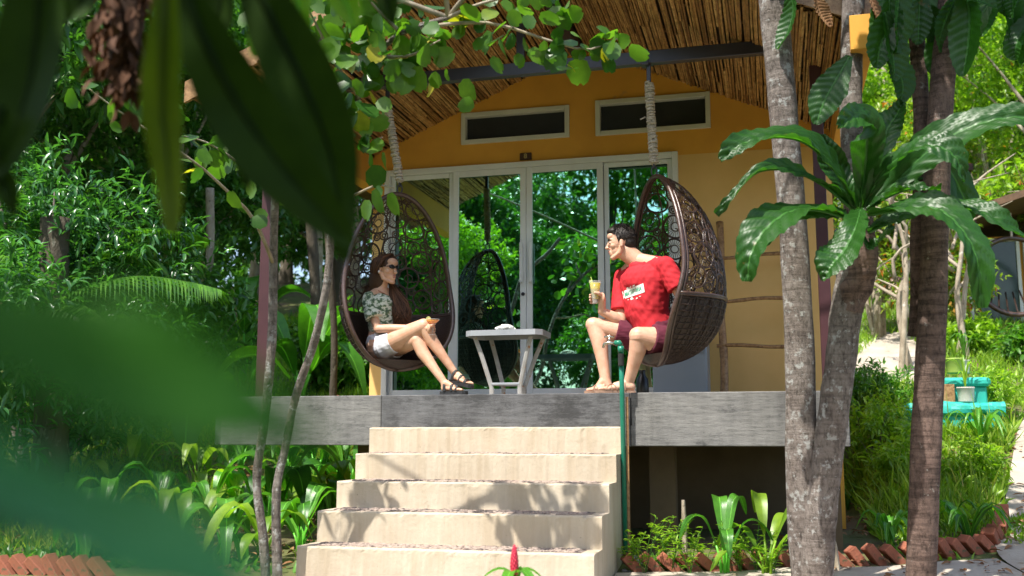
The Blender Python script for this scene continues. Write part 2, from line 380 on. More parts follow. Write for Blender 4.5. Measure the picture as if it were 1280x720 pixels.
# ------------------------------------------------------------------ bungalow
YW = 9.4; YD = 7.8; ZD = 1.32; XA = -1.72; ZA = 4.73; SL = .43
def zc(x): return ZA-SL*abs(x-XA)
BG = root('bungalow', (-1.7, 9.4, 0), 'orange gabled bungalow with cane ceiling porch, sliding glass doors and grey plank deck', 'bungalow')
XL, XR = -3.85, .55
# front wall with openings: vertical columns split round door and the two high windows
DX0, DX1, DZ1 = -3.70, -.83, 3.63
W1 = (-2.93, -1.84, 3.85, 4.17); W2 = (-1.585, -.50, 3.84, 4.19)
mb = MB()
def wallpoly(poly): mb.prism(poly, YW, YW+.15)
wallpoly([(XL, ZD-.02), (DX0, ZD-.02), (DX0, zc(DX0)), (XL, zc(XL))])
wallpoly([(DX1, 3.60), (XR, 3.60), (XR, zc(XR)), (W2[1], zc(W2[1])), (W2[1], 3.63), (DX1, 3.63)])
wallpoly([(DX0, DZ1), (W1[0], DZ1), (W1[0], zc(W1[0])), (DX0, zc(DX0))])
wallpoly([(W1[0], DZ1), (W1[1], DZ1), (W1[1], W1[2]), (W1[0], W1[2])])
wallpoly([(W1[0], W1[3]), (W1[1], W1[3]), (W1[1], zc(W1[1])), (W1[0], zc(W1[0]))])
wallpoly([(W1[1], DZ1), (W2[0], DZ1), (W2[0], zc(W2[0])), (XA, ZA), (W1[1], zc(W1[1]))])
wallpoly([(W2[0], DZ1), (W2[1], DZ1), (W2[1], W2[2]), (W2[0], W2[2])])
wallpoly([(W2[0], W2[3]), (W2[1], W2[3]), (W2[1], zc(W2[1])), (W2[0], zc(W2[0]))])
for x in (XL, XR-.15): mb.box((x, YW+.15, .2), (x+.15, 14, zc(XL)-.02))
mb.box((XL+.15, 13.85, .2), (XR-.15, 14, 3.6))
mb.build('wall', ORANGE, BG)
mb = MB(); mb.box((DX1, YW-.004, ZD-.02), (XR, YW+.146, 3.60)); mb.build('lower_wall', CREAMW, BG)
mb = MB(); mb.box((XL-.004, YW-.006, ZD-.02), (DX0, YW+.02, 3.2)); mb.build('lower_wall', CREAMW, BG)
mb = MB(); mb.box((XL+.2, YW+.1, 0), (XR-.2, YW+.22, ZD-.12)); mb.build('foundation_wall', SHADECONC, BG)
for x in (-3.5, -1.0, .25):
    mb = MB(); mb.box((x, 8.3, 0), (x+.2, 8.5, ZD-.12)); mb.build('foundation_pier', SHADECONC, BG)
# interior box (dark room behind glass)
mb = MB(); mb.box((XL+.16, YW+.9, ZD), (XR-.16, YW+1, 4.2)); mb.build('interior_partition', DARK, BG)
# deck
mb = MB(); mb.box((-4.62, YD+.06, ZD-.12), (.5, YW+.0, ZD-.001)); mb.box((XL+.15, YW, ZD-.12), (XR-.15, 13.8, ZD-.01)); mb.build('deck_floor', CONC, BG)
s1 = PY(480, 500, YD)[0]; s2 = PY(789, 500, YD)[0]
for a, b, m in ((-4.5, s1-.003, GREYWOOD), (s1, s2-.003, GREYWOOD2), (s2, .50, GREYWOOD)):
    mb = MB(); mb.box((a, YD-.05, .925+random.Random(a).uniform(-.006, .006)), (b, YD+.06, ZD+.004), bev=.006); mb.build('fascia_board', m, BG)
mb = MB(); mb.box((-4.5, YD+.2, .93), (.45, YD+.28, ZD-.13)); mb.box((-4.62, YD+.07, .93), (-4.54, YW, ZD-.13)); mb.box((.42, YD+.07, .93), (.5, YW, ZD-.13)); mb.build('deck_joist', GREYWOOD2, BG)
# posts + beams
def bx(name, a, b, m, bev=.004, parent=BG):
    mb = MB(); mb.box(a, b, bev=bev); return mb.build(name, m, parent)
bx('post', (-4.26, YD+.07, ZD), (-4.16, YD+.17, zc(-4.2)-.02), MAROON)
bx('post', (.335, YD+.07, ZD), (.42, YD+.15, zc(.4)-.0), MAROON)
bx('porch_beam', (-3.9, YD, 3.925), (.45, YD+.07, 4.03), STEELB)
bx('king_post', (-1.97, YD+.01, 4.03), (-1.90, YD+.06, zc(-1.93)), STEELB, .003)
mb = MB(); mb.box((-.945, YD-.012, 3.913), (-.885, YD+.082, 4.042), bev=.004); mb.build('beam_bracket', STEELB, BG)
bx('ridge_beam', (XA-.05, 6.9, ZA-.16), (XA+.05, YW, ZA-.04), STEELB)
for x0, x1 in ((XL-.14, XL), (XR, XR+.14)):
    bx('eave_beam', (x0, 6.7, 3.48), (x1, YW+.3, zc(x0 if x0 < XA else x1)+.02), ORANGE, .003)
# cane ceiling: two slopes of long cane strips running back to the wall
def cane_slope(sgn, seed):
    rng = random.Random(seed); mb = MB(); x = .012; ext = 2.62 if sgn < 0 else 2.42
    while x < ext:
        r = rng.uniform(.008, .0135); y = 6.90+rng.uniform(0, .02)-rng.random()*.10
        sag = rng.uniform(-.006, .004)
        while y < YW+.02:
            L = rng.uniform(.5, 1.7); y1 = min(y+L, YW+.05); xa = x+rng.uniform(-.005, .005); xb = x+rng.uniform(-.008, .008)
            pts = []
            for t in (0, .5, 1):
                xx = xa+(xb-xa)*t+(rng.uniform(-.004, .004)); z = zc(XA+sgn*xx)-.004+sag+rng.uniform(-.004, .003)
                pts.append((XA+sgn*xx, y+(y1-y)*t, z))
            if rng.random() > .035: mb.tube(pts, r, 5, cap=False)
            y = y1
        x += r*1.82+(rng.random() < .06)*rng.uniform(.004, .014)
    return mb.build('cane_ceiling', CANE, BG, smooth=True)
cane_slope(-1, 3); cane_slope(1, 4)
mb = MB()
for y in (6.95, 7.5, 8.2, 9.1):
    for s in (-1, 1):
        a = XA; b = XA+s*(2.6 if s < 0 else 2.40)
        mb.prism([(a, zc(a)+.02), (b, zc(b)+.02), (b, zc(b)+.055), (a, zc(a)+.055)], y, y+.05)
mb.build('rafter', BAMB, BG)
mb = MB()
for s in (-1, 1):
    a = XA; b = XA+s*(2.68 if s < 0 else 2.45)
    mb.prism([(a, zc(a)+.06), (b, zc(b)+.06), (b, zc(b)+.15), (a, zc(a)+.15)], 6.87, 14.5)
mb.build('roof', mat('thatch', (.10, .07, .045), (.06, .04, .03), 8, .9, .5), BG)
mb = MB()
for s in (-1, 1):
    a = XA; b = XA+s*(2.68 if s < 0 else 2.45)
    mb.prism([(a, zc(a)+.0), (b, zc(b)+.0), (b, zc(b)+.17), (a, zc(a)+.17)], 6.83, 6.86)
mb.build('fascia', BAMB, BG)
# sliding door
def frame_rect(mb, x0, x1, z0, z1, t, y0, y1, bev=.004, tb=None):
    tb = tb or t
    mb.box((x0, y0, z0), (x0+t, y1, z1), bev=bev); mb.box((x1-t, y0, z0), (x1, y1, z1), bev=bev)
    mb.box((x0+t, y0+.001, z1-t), (x1-t, y1-.001, z1), bev=bev); mb.box((x0+t, y0+.001, z0), (x1-t, y1-.001, z0+tb), bev=bev)
mb = MB(); frame_rect(mb, DX0-.02, DX1+.02, ZD, DZ1, .055, YW-.045, YW+.12, tb=.03); SD = mb.build('sliding_door', WHITE, BG)
xs = [DX0+.035, -3.005, -2.265, -1.515, DX1-.035]
for i in range(4):
    a, b = xs[i], xs[i+1]; y0 = YW+.0 if i in (0, 3) else YW-.035
    mb = MB(); frame_rect(mb, a+.002, b-.002, ZD+.03, DZ1-.057, .045 if i in (0, 3) else .058, y0, y0+.035, tb=.09); mb.build('leaf_frame', WHITE, SD)
    mb = MB(); mb.box((a+.03, y0+.012, ZD+.08), (b-.03, y0+.02, DZ1-.09)); mb.build('glass_pane', GLASS, SD)
for x in (-2.305, -2.215):
    mb = MB(); mb.box((x-.016, YW-.085, 2.44), (x+.016, YW-.06, 2.83), bev=.006)
    mb.box((x-.01, YW-.062, 2.47), (x+.01, YW-.034, 2.5)); mb.box((x-.01, YW-.062, 2.77), (x+.01, YW-.034, 2.8)); mb.build('handle', WHITE, SD)
mb = MB(); mb.tube([(-2.295, YW-.05, 2.335), (-2.295, YW-.034, 2.335)], .017, 12); mb.tube([(-2.295, YW-.054, 2.335), (-2.295, YW-.05, 2.335)], .007, 8); mb.build('lock', STEELB, SD)
for Wn in (W1, W2):
    mb = MB(); frame_rect(mb, Wn[0], Wn[1], Wn[2], Wn[3], .045, YW-.025, YW+.12); wo = mb.build('window', WHITED, BG)
    mb = MB(); mb.box((Wn[0]+.04, YW+.05, Wn[2]+.04), (Wn[1]-.04, YW+.06, Wn[3]-.04))
    mb.box((Wn[0]+.05, YW+.03, Wn[2]+.045), (Wn[1]-.05, YW+.045, Wn[2]+.065)); mb.build('insect_screen', mat('dark_screen', (.012, .013, .014), (.018, .02, .02), 8, .5, .1), wo)
# number plate 8
c = PY(657.5, 196, YW)
mb = MB(); mb.box((c[0]-.058, YW-.022, c[2]-.035), (c[0]+.058, YW-.001, c[2]+.035), bev=.004)
NP = mb.build('number_plate', mat('dark_wood_plate', (.07, .03, .012), (.05, .02, .01), 12, .5, .2), BG)
def text(body, name, size, loc, rot, m, parent, ext=.002, bold=0, sx=1):
    cu = bpy.data.curves.new(name, 'FONT'); cu.body = body; cu.size = size; cu.extrude = ext; cu.align_x = 'CENTER'; cu.align_y = 'CENTER'; cu.offset = bold
    cu.materials.append(m); o = bpy.data.objects.new(name, cu); COL.objects.link(o); o.parent = parent
    o.rotation_euler = rot; o.scale = (sx, 1, 1); o.location = loc
    dg = bpy.context.evaluated_depsgraph_get(); o.parent = None; dg.update(); ev = o.evaluated_get(dg); me = bpy.data.meshes.new_from_object(ev); me.transform(ev.matrix_world)
    bpy.data.objects.remove(o); me.materials.clear(); me.materials.append(m)
    o = bpy.data.objects.new(name, me); return link(o, parent)
text('8', 'numeral', .065, (c[0], YW-.0245, c[2]), (pi/2, 0, 0), mat('brass_paint', (.42, .33, .12), (.35, .27, .1), 8, .5, 0), NP, bold=.002)
# ------------------------------------------------------------------ stairs
ST = root('concrete_staircase', (-2.14, 7.1, 0), 'cream plastered staircase with pebble strips on its treads leading up to the deck', 'staircase')
SY = [7.795, 7.43, 7.09, 6.77, 6.46, 6.13]; SZ = [1.068, .868, .672, .480, .268, .06]; SX0, SX1 = -3.150, -1.135
rs = random.Random(5)
def rough_step(mb, x0, x1, y0, y1, z0, z1, seed):
    rg = np.random.default_rng(seed+40); nx = 90; xs = np.linspace(x0, x1, nx+1)
    def sm(a): return np.convolve(np.pad(a, 3, mode='edge'), np.ones(5)/5, 'same')[3:-3]
    ez = sm(rg.normal(size=nx+1))*.0032; ey = sm(rg.normal(size=nx+1))*.0036; chip = (rg.random(nx+1) > .965)*rg.random(nx+1)*.014
    prof = [(y0, z0), (y0, z0+(z1-z0)*.5), (y0, z1-.03), (y0, z1-.010), (y0+.003, z1-.003), (y0+.011, z1), (y0+.06, z1), (y1, z1), (y1, z0)]
    V = []
    for j, (y, z) in enumerate(prof):
        for k in range(nx+1):
            e = 1 if 3 <= j <= 5 else (.5 if j in (2, 6) else 0); c = chip[k]*(1 if j in (4, 5) else .5 if j == 3 else 0)
            V.append((xs[k], y+ey[k]*e+c*.8+(rg.normal()*.0008 if j < 7 else 0), z+ez[k]*e*(j != 2)-c))
    n = nx+1; F = [(j*n+k, j*n+k+1, (j+1)*n+k+1, (j+1)*n+k) for j in range(len(prof)-1) for k in range(nx)]
    F += [tuple(j*n for j in range(len(prof)))[::-1], tuple(j*n+nx for j in range(len(prof)))]; mb.add(V, F)
for i in range(6):
    y0 = SY[i]; y1 = 7.745 if i == 0 else SY[i-1]
    z = SZ[i]
    if i == 0: y0, y1 = 7.74-.04, 7.745
    mb = MB(); dx = rs.uniform(-.004, .004)
    yb = YD-.052
    rough_step(mb, SX0+dx, SX1+dx, y0, yb if i == 0 else y1-.001, -.1, z, i)
    o = mb.build('step', STEPM, ST)
    if i > 0:
        g = MB(); r2 = random.Random(i); x = SX0+.10
        g.box((SX0+.09, y0+.07, z-.01), (SX1-.09, y1-.012, z+.003))
        while x < SX1-.12:
            yy = y0+.085
            while yy < y1-.03:
                rr = r2.uniform(.010, .022); g.ell((x+r2.uniform(-.01, .01), yy, z+.003), (rr*1.3, rr, rr*.42), n=6, m=4); yy += rr*2.2
            x += .034
        g.build('pebble_strip', STONE, o, smooth=True)
SM = ST
# ------------------------------------------------------------------ hanging egg chairs
WICK = mat('dark_wicker', (.050, .026, .017), (.028, .014, .010), 30, .32, .9, 90, .006, stretch=(1, 1, 3), spec=.6)
WICKL = mat('wicker_cane', (.075, .040, .026), (.035, .018, .012), 25, .3, .5, 120, .003, spec=.6)
RIMM = mat('wicker_rim', (.085, .045, .034), (.05, .027, .02), 40, .3, .5, 140, .003, spec=.7)
ROPE = mat('wound_rope', (.52, .46, .38), (.36, .31, .25), 60, .9, .6, 160, .004)
PH = .745
def pod_pt(z, ph, W, Dp, inset=0.0):
    t = z/PH; base = sqrt(max(0, 1-abs(t)**2.25)); e = base*(1-.20*t)*(1/1.045)
    w = max(0, W*e-inset*base); d = max(0, Dp*base*(1-.22*t)-inset*base)
    yr = -.15*float(sstep(-.05, .62, -z))*base
    return Vector((w*cos(ph), yr+(d-yr)*max(0.0, sin(ph))**.85, z))
def make_pod(name, loc, nrm_deg, label, W, Dp, rope_top, seed, tilt=0):
    """loc = centre of the rim; nrm_deg = heading the opening faces (0 = towards -y, + turns to +x)"""
    R = Matrix.Rotation(radians(nrm_deg), 3, 'Z') @ Matrix.Rotation(radians(tilt), 3, 'X'); L = Vector(loc)
    def T(p): return tuple(R @ p + L)
    g = 'hanging egg chairs on the porch'
    rt = root(name, (loc[0], loc[1], loc[2]-PH), label, 'hanging chair', g)
    rng = random.Random(seed)
    # rim: a thick wound tube and an inner thin one
    zs = [PH*sin(-pi/2+pi*i/48) for i in range(49)]
    path = [pod_pt(z, 0, W, Dp) for z in zs]+[pod_pt(z, pi, W, Dp) for z in zs[::-1]][1:]
    for p in path: pass
    mb = MB(); mb.tube([T(p) for p in path], .019, 8); mb.tube([T(p+Vector((0, .03, 0))*1) for p in path], .011, 6)
    mb.build('rim', RIMM, rt, smooth=True)
    # woven basket, double-walled with horizontal weave ridges
    zb = -.26; mb = MB(); nz, nphi = 44, 90; V = []
    for i in range(nz+1):
        a = i/nz; z = -PH*.999+(zb+PH)*(1-(1-a)**1.6) if False else -PH*cos(a*pi/2)*.999+zb*(1-cos(a*pi/2))
        for k in range(nphi+1):
            ph = pi*k/nphi; topv = z+ (.0 if i < nz else .02*sin(ph*3))
            p = pod_pt(min(topv, zb+.03), ph, W, Dp, .004*((i+k) % 2)+.002*rng.random()); V.append(T(p))
    o = len(V)
    F = [(i*(nphi+1)+k, i*(nphi+1)+k+1, (i+1)*(nphi+1)+k+1, (i+1)*(nphi+1)+k) for i in range(nz) for k in range(nphi)]
    mb.add(V, F)
    # front bowl closing rim line to rim line at the very bottom
    V = []
    for i in range(13):
        z = zs[i]
        for k in range(13):
            s = k/12; a = pod_pt(z, 0, W, Dp); b = pod_pt(z, pi, W, Dp); p = a.lerp(b, s); p.y -= .05*sin(pi*s)*(1-i/12); V.append(T(p))
    mb.add(V, [(i*13+k, i*13+k+1, (i+1)*13+k+1, (i+1)*13+k) for i in range(7) for k in range(12)])
    # ridges: bundles of cane along the basket
    for j in range(72):
        ph = pi*(j+.5)/72+rng.uniform(-.012, .012)
        mb.tube([T(pod_pt(-PH*cos(a*pi/2*.999)*.995+zb*(1-cos(a*pi/2)), ph+.05*sin(a*5+j), W, Dp, -.004-.004*((q+j) % 2))) for q in range(2, 19) for a in [q/18]], .0042, 4, cap=False)
    for j in range(15):
        a = (j+1.5)/16; z = -PH*cos(a*pi/2)*.999+zb*(1-cos(a*pi/2))
        mb.tube([T(pod_pt(z+.004*sin(k*pi/2), pi*k/72, W, Dp, -.005-.004*((k//2) % 2))) for k in range(73)], .0045, 4, cap=False)
    bo = mb.build('seat_basket', WICK, rt, smooth=True)
    mb = MB()
    for r0 in (0, .022): mb.tube([T(pod_pt(zb+r0*.6, pi*k/40, W, Dp, -.004-r0*.1)) for k in range(41)], .012, 6)
    mb.build('basket_border', RIMM, rt, smooth=True)
    # lattice of spoked rosettes on the upper shell
    def surf(z, ph): return pod_pt(max(-PH*.99, min(PH*.985, z)), ph, W, Dp, 0)
    cen = []; tries = 0
    while len(cen) < 74 and tries < 9000:
        tries += 1; z = rng.uniform(zb+.05, PH*.95); ph = rng.uniform(.06, pi-.06); p = surf(z, ph)
        if tries < 2500: r = rng.uniform(.085, .105)
        elif tries < 5500: r = rng.uniform(.055, .075)
        else: r = rng.uniform(.03, .045)
        if z-r < zb-.01 or z+r > PH*.99: continue
        dr = min((p-surf(z, 0)).length, (p-surf(z, pi)).length)
        if dr < r*.85: continue
        if all((p-q[0]).length > (r+q[1])*.90 for q in cen): cen.append((p, r, z, ph))
    mb = MB()
    def disc(z, ph, p, r):
        e = .01; tz = (surf(z+e, ph)-surf(z-e, ph)).normalized(); tp = (surf(z, ph+e)-surf(z, ph-e)).normalized()
        n = tz.cross(tp).normalized(); tp = n.cross(tz).normalized()
        lz = (surf(z+e, ph)-surf(z-e, ph)).length/(2*e); lp = (surf(z, ph+e)-surf(z, ph-e)).length/(2*e)
        def Q(rr, a, h=0):
            return surf(z+rr*sin(a)/lz, ph+rr*cos(a)/max(.05, lp))+n*h
        return Q
    for (p, r, z, ph) in cen:
        Q = disc(z, ph, p, r); n = 20
        for rr, th in ((r, .0055), (r*.92, .0035), (r*.36, .0046)):
            if rr == r*.93 and r < .05: continue
            mb.tube([T(Q(rr, 2*pi*k/n, rng.uniform(-.001, .001))) for k in range(n+1)], th, 4, cap=False)
        ns = int(14+r*110)
        if rng.random() < .10 and r > .08: ns = 0
        for k in range(ns):
            a = 2*pi*k/ns; mb.tube([T(Q(r*.34, a)), T(Q(r*.96, a+.10))], .0026, 3, cap=False)
    # loose winding canes that tie the rosettes together
    for j in range(9):
        z = rng.uniform(zb, PH*.7); ph = rng.uniform(.2, pi-.2); a = rng.uniform(0, 6.28); pts = []
        for k in range(26):
            pts.append(T(surf(z, ph)+Vector((0, .004, 0)))); a += rng.uniform(-.5, .9)
            z = max(zb, min(PH*.95, z+.03*sin(a))); ph = max(.05, min(pi-.05, ph+.06*cos(a)))
        mb.tube(pts, .0055, 4, cap=False)
    for j in range(5):
        ph = pi*(j+1)/6; mb.tube([T(surf(zb+(PH-zb)*q/14, ph+.03*sin(q))) for q in range(15)], .006, 5, cap=False)
    mb.build('lattice_shell', WICKL, rt, smooth=True)
    # strap, rope wound shackle and ring
    top = L+R @ Vector((0, 0, PH)); tx = Vector(rope_top)
    mb = MB(); mb.tube([tuple(tx), tuple(tx+Vector((0, 0, -.32)))], .001, 4)
    mb = MB(); mb.box((tx.x-.017, tx.y-.012, tx.z-.20), (tx.x+.017, tx.y+.012, tx.z+.10), bev=.003)
    mb.box((tx.x-.03, tx.y-.05, tx.z-.004), (tx.x+.03, tx.y+.05, tx.z+.0)); mb.build('hanger_strap', STEELB, rt)
    mb = MB(); z1 = tx.z-.17; z0 = top.z+.10; n = int((z1-z0)/.016); pts = []; rr = []
    core = [(tx.x+(top.x-tx.x)*(k/n)+rng.uniform(-.003, .003), tx.y+(top.y-tx.y)*(k/n)+rng.uniform(-.003, .003), z1+(z0-z1)*k/n) for k in range(n+1)]
    for k in range(n):
        c = core[k]; R0 = .030+rng.uniform(-.004, .004)*(1)
        a0 = rng.random()*6
        mb.tube([(c[0]+R0*cos(a0+q*pi/5), c[1]+R0*sin(a0+q*pi/5), c[2]+.016*q/10+rng.uniform(-.001, .001)) for q in range(12)], .0095, 5)
    mb.tube(core, .022, 8); mb.tube([(tx.x-.03, tx.y-.02, z1-.27), (tx.x-.07, tx.y-.03, z1-.29)], .006, 5)
    mb.build('rope', ROPE, rt, smooth=True)
    mb = MB(); ring = [(top.x+.022*cos(a), top.y, top.z+.045+.04*sin(a)) for a in [q*pi/7 for q in range(15)]]; mb.tube(ring, .006, 6)
    ring = [(top.x, top.y+.016*cos(a), top.z+.095+.03*sin(a)) for a in [q*pi/7 for q in range(15)]]; mb.tube(ring, .006, 6)
    mb.build('shackle', STEELB, rt, smooth=True)
    return rt
make_pod('hanging_chair', (-3.04, 8.0, 2.29), 45, 'dark wicker egg chair holding the woman in sunglasses', .50, .40, (-3.10, 7.835, 3.93), 11)
make_pod('hanging_chair', (-.875, 7.95, 2.29), -58, 'dark wicker egg chair holding the man in the red T-shirt', .50, .52, (-.89, 7.835, 3.93), 23)
# ------------------------------------------------------------------ side table with shell lump
RUST = mat('peeling_white_steel', (.36, .36, .35), (.27, .26, .25), 9, .55, .3, 60, .003, spots=[((.28, .12, .04), 26, .60), ((.40, .24, .12), 45, .66)])
GREYPAINT = mat('grey_table_top', (.33, .35, .38), (.26, .28, .31), 5, .45, .15, 50, .002, spots=[((.30, .16, .08), 30, .70)])
TR = root('side_table', (-2.02, 8.15, ZD), 'low grey metal side table with splayed rusty legs between the two hanging chairs', 'table')
tx0, tx1, ty0, ty1, tz = -2.425, -1.79, 7.90, 8.30, 1.845
mb = MB(); ch = .05
poly = [(tx0+ch, ty0), (tx1-ch, ty0), (tx1, ty0+ch), (tx1, ty1-ch), (tx1-ch, ty1), (tx0+ch, ty1), (tx0, ty1-ch), (tx0, ty0+ch)]
mb.prism(poly, tz-.008, tz, axis=2)
for i in range(8):
    a = poly[i]; b = poly[(i+1) % 8]; mb.tube([(a[0], a[1], tz-.028), (b[0], b[1], tz-.028)], (.024, .006) and .0001, 4)
rim = [(p[0], p[1]) for p in poly]; V = []
cx, cyy = (tx0+tx1)/2, (ty0+ty1)/2
for (s, z) in ((1.0, tz-.002), (1.0, tz-.045), (.965, tz-.045), (.965, tz-.010)):
    V += [(cx+(p[0]-cx)*s+(.002 if s == 1 else 0)*np.sign(p[0]-cx), cyy+(p[1]-cyy)*s+(.002 if s == 1 else 0)*np.sign(p[1]-cyy), z) for p in rim]
mb.add(V, [(i*8+k, i*8+(k+1) % 8, (i+1)*8+(k+1) % 8, (i+1)*8+k) for i in range(3) for k in range(8)])
mb.build('table_top', GREYPAINT, TR)
def flat(mb, pts, w, t, up):
    mb.tube(pts, [(w, t)]*len(pts), 4, up=up)
legs = [((tx0+.07, ty0+.06), (.13, .04)), ((tx1-.10, ty0+.06), (-.10, .04)), ((tx0+.13, ty1-.06), (.12, -.05)), ((tx1-.06, ty1-.06), (-.15, -.05))]
feet = []
for (x, y), (dx, dy) in legs:
    mb = MB(); fx, fy = x+dx, y+dy; s = 1 if dx < 0 else -1
    mb.tube([(x, y, tz-.04), (x+dx*.5, y+dy*.5, tz-.25), (fx, fy, ZD+.06), (fx, fy, ZD+.012), (fx-s*.05, fy, ZD+.008)], [(.021, .006)]*5, 8, up=(0, 1, 0)) if False else None
    P = [(x, y, tz-.05), (x+dx*.45, y+dy*.5, tz-.22), (fx, fy, ZD+.07), (fx, fy, ZD+.014)]
    for a, b in zip(P[:-1], P[1:]): mb.tube([a, b], [(.018, .006)]*2, 6, up=(1, .15, 0))
    mb.box((fx-.03, fy-.018, ZD+.004), (fx+.055, fy+.018, ZD+.014), bev=.003)
    mb.build('leg', RUST, TR); feet.append((fx, fy))
mb = MB()
z = ZD+.095
for a, b in ((0, 1), (2, 3), (0, 2), (1, 3)): mb.tube([(*feet[a], z), (*feet[b], z)], .011, 6)
mb.build('stretcher', GREYPAINT, TR)
mb = MB(); r = random.Random(8)
for i in range(26):
    a = r.random()*6.28; q = r.random()**.6; mb.ell((-2.13+.078*q*cos(a), 8.07+.05*q*sin(a), tz+.018+.03*(1-q*q)), (r.uniform(.014, .026), r.uniform(.012, .02), r.uniform(.012, .02)), R=Matrix.Rotation(r.random()*3, 3, 'X'), n=8, m=5)
tag(mb.build('white_blossoms', mat('white_petals', (.86, .85, .80), (.80, .78, .70), 20, .7, .4), smooth=True), 'cluster of white blossoms lying on the grey side table', 'flowers')
# ------------------------------------------------------------------ glasses with drinks
CLEAR, _nt, _p = new_mat('clear_glass'); _p.inputs['Base Color'].default_value = (.9, .9, .9, 1); _p.inputs['Roughness'].default_value = .05
_t = _n(_nt, 'ShaderNodeBsdfTransparent'); _t.inputs[0].default_value = (.93, .96, .95, 1); _mx = _n(_nt, 'ShaderNodeMixShader'); _mx.inputs[0].default_value = .22
_nt.links.new(_t.outputs[0], _mx.inputs[1]); _nt.links.new(_p.outputs[0], _mx.inputs[2]); _nt.links.new(_mx.outputs[0], _nt.nodes['Material Output'].inputs[0])
def liquid(name, c):
    m, nt, p = new_mat(name); p.inputs['Base Color'].default_value = (*c, 1); p.inputs['Roughness'].default_value = .15
    t = _n(nt, 'ShaderNodeBsdfTranslucent'); t.inputs[0].default_value = (*c, 1); x = _n(nt, 'ShaderNodeMixShader'); x.inputs[0].default_value = .55
    nt.links.new(p.outputs[0], x.inputs[1]); nt.links.new(t.outputs[0], x.inputs[2]); nt.links.new(x.outputs[0], nt.nodes['Material Output'].inputs[0]); return m
ORJ = liquid('orange_drink', (1.0, .48, .05)); YEL = liquid('yellow_green_drink', (.85, .70, .03)); LIME = mat('lime_wheel', (.5, .62, .12), (.6, .65, .3), 40, .4, .1)
WG = tuple(PY(541, 404, 7.90)); MG = tuple(PY(744, 364, 7.93))
def cocktail_coupe(c):
    K = 1.25; c = (c[0], c[1], c[2]+.005); t = root('cocktail_glass', c, 'stemmed glass of orange drink with a lime wheel in the hand of the woman', 'glass')
    mb = MB(); mb.lathe([(r_*K, z_) for r_, z_ in [(.03, -.105), (.03, -.102), (.005, -.098), (.004, -.03), (.012, -.02), (.045, .022), (.047, .028), (.045, .028), (.010, -.016)]], c, 20, cap=False); mb.build('bowl', CLEAR, t, smooth=True)
    mb = MB(); mb.lathe([(.001, -.016), (.012, -.014), (.053, .019), (.001, .020)], c, 20); mb.build('drink', ORJ, t, smooth=True)
    mb = MB(); mb.tube([(c[0]-.035, c[1]-.01, c[2]+.03), (c[0]-.036, c[1]-.003, c[2]+.032)], .02, 14); mb.build('lime_slice', LIME, t)
def tumbler(c):
    t = root('beer_glass', c, 'tall tapered glass of yellow green drink in the hand of the man', 'glass')
    mb = MB(); mb.lathe([(.026, -.10), (.028, -.098), (.022, -.08), (.027, -.062), (.047, .075), (.048, .08), (.045, .08), (.025, -.058)], c, 20, cap=False); mb.build('bowl', CLEAR, t, smooth=True)
    mb = MB(); mb.lathe([(.001, -.06), (.0245, -.058), (.043, .064), (.001, .066)], c, 20); mb.build('drink', YEL, t, smooth=True)
    mb = MB(); mb.tube([(c[0]-.034, c[1]-.008, c[2]+.075), (c[0]-.031, c[1]+.0, c[2]+.077)], .016, 14); mb.tube([(c[0]-.01, c[1], c[2]+.05), (c[0]-.035, c[1], c[2]+.115)], .003, 5); mb.build('lime_slice', LIME, t)
cocktail_coupe(WG); tumbler(MG)
# ------------------------------------------------------------------ fridge, ladder, bag, tap
a = PY(816, 488, 9.0); b = PY(885, 488, 9.0); zt = 1.93
FR = root('mini_fridge', ((a[0]+b[0])/2, 9.15, ZD), 'pale blue grey mini fridge standing behind the chair of the man', 'fridge')
FM = mat('pale_blue_enamel', (.38, .43, .50), (.34, .39, .46), 2, .35, .05, 60, .001)
mb = MB(); mb.box((a[0], 9.04, ZD+.02), (b[0], 9.38, zt), bev=.012); mb.build('body', FM, FR)
mb = MB(); mb.box((a[0]+.002, 9.0, ZD+.03), (b[0]-.002, 9.037, zt-.003), bev=.01); d = mb.build('door', FM, FR)
mb = MB(); mb.box((b[0]-.05, 8.978, zt-.22), (b[0]-.03, 9.0, zt-.05), bev=.004); mb.build('handle', GREYPAINT, d)
for x in (a[0]+.04, b[0]-.06):
    mb = MB(); mb.box((x, 9.06, ZD), (x+.03, 9.09, ZD+.02)); mb.build('foot', DARK, FR)
mb = MB(); p = PY(803, 480, 8.75)
mb.lathe([(.05, 0), (.055, .01), (.052, .16), (.03, .19), (.028, .22), (.031, .235)], (p[0], 8.75, ZD), 16)
tag(mb.build('bottle', mat('black_plastic', (.015, .015, .018), (.02, .02, .02), 5, .3, 0), smooth=True), 'squat black bottle on the deck beside the mini fridge', 'bottle')
LD = root('bamboo_ladder', (-.1, 9.2, ZD), 'dark bamboo pole ladder leaning against the cream wall beside the sliding door', 'ladder')
l0 = PY(905, 489, 8.95); l1 = PY(899, 278, 9.33)
for dx, ex in ((0, 0), (.66, .02)):
    mb = MB(); pts = []; rr = []
    for k in range(25):
        t = k/24; pts.append((l0[0]+(l1[0]-l0[0])*t+dx+ex*t+.008*sin(t*9+dx), l0[1]+(l1[1]-l0[1])*t, ZD+.0+(l1[2]-ZD)*t)); rr.append(.036+.003*(k % 6 == 0)-.004*t)
    mb.tube(pts, rr, 9); mb.build('rail', BAMB, LD, smooth=True)
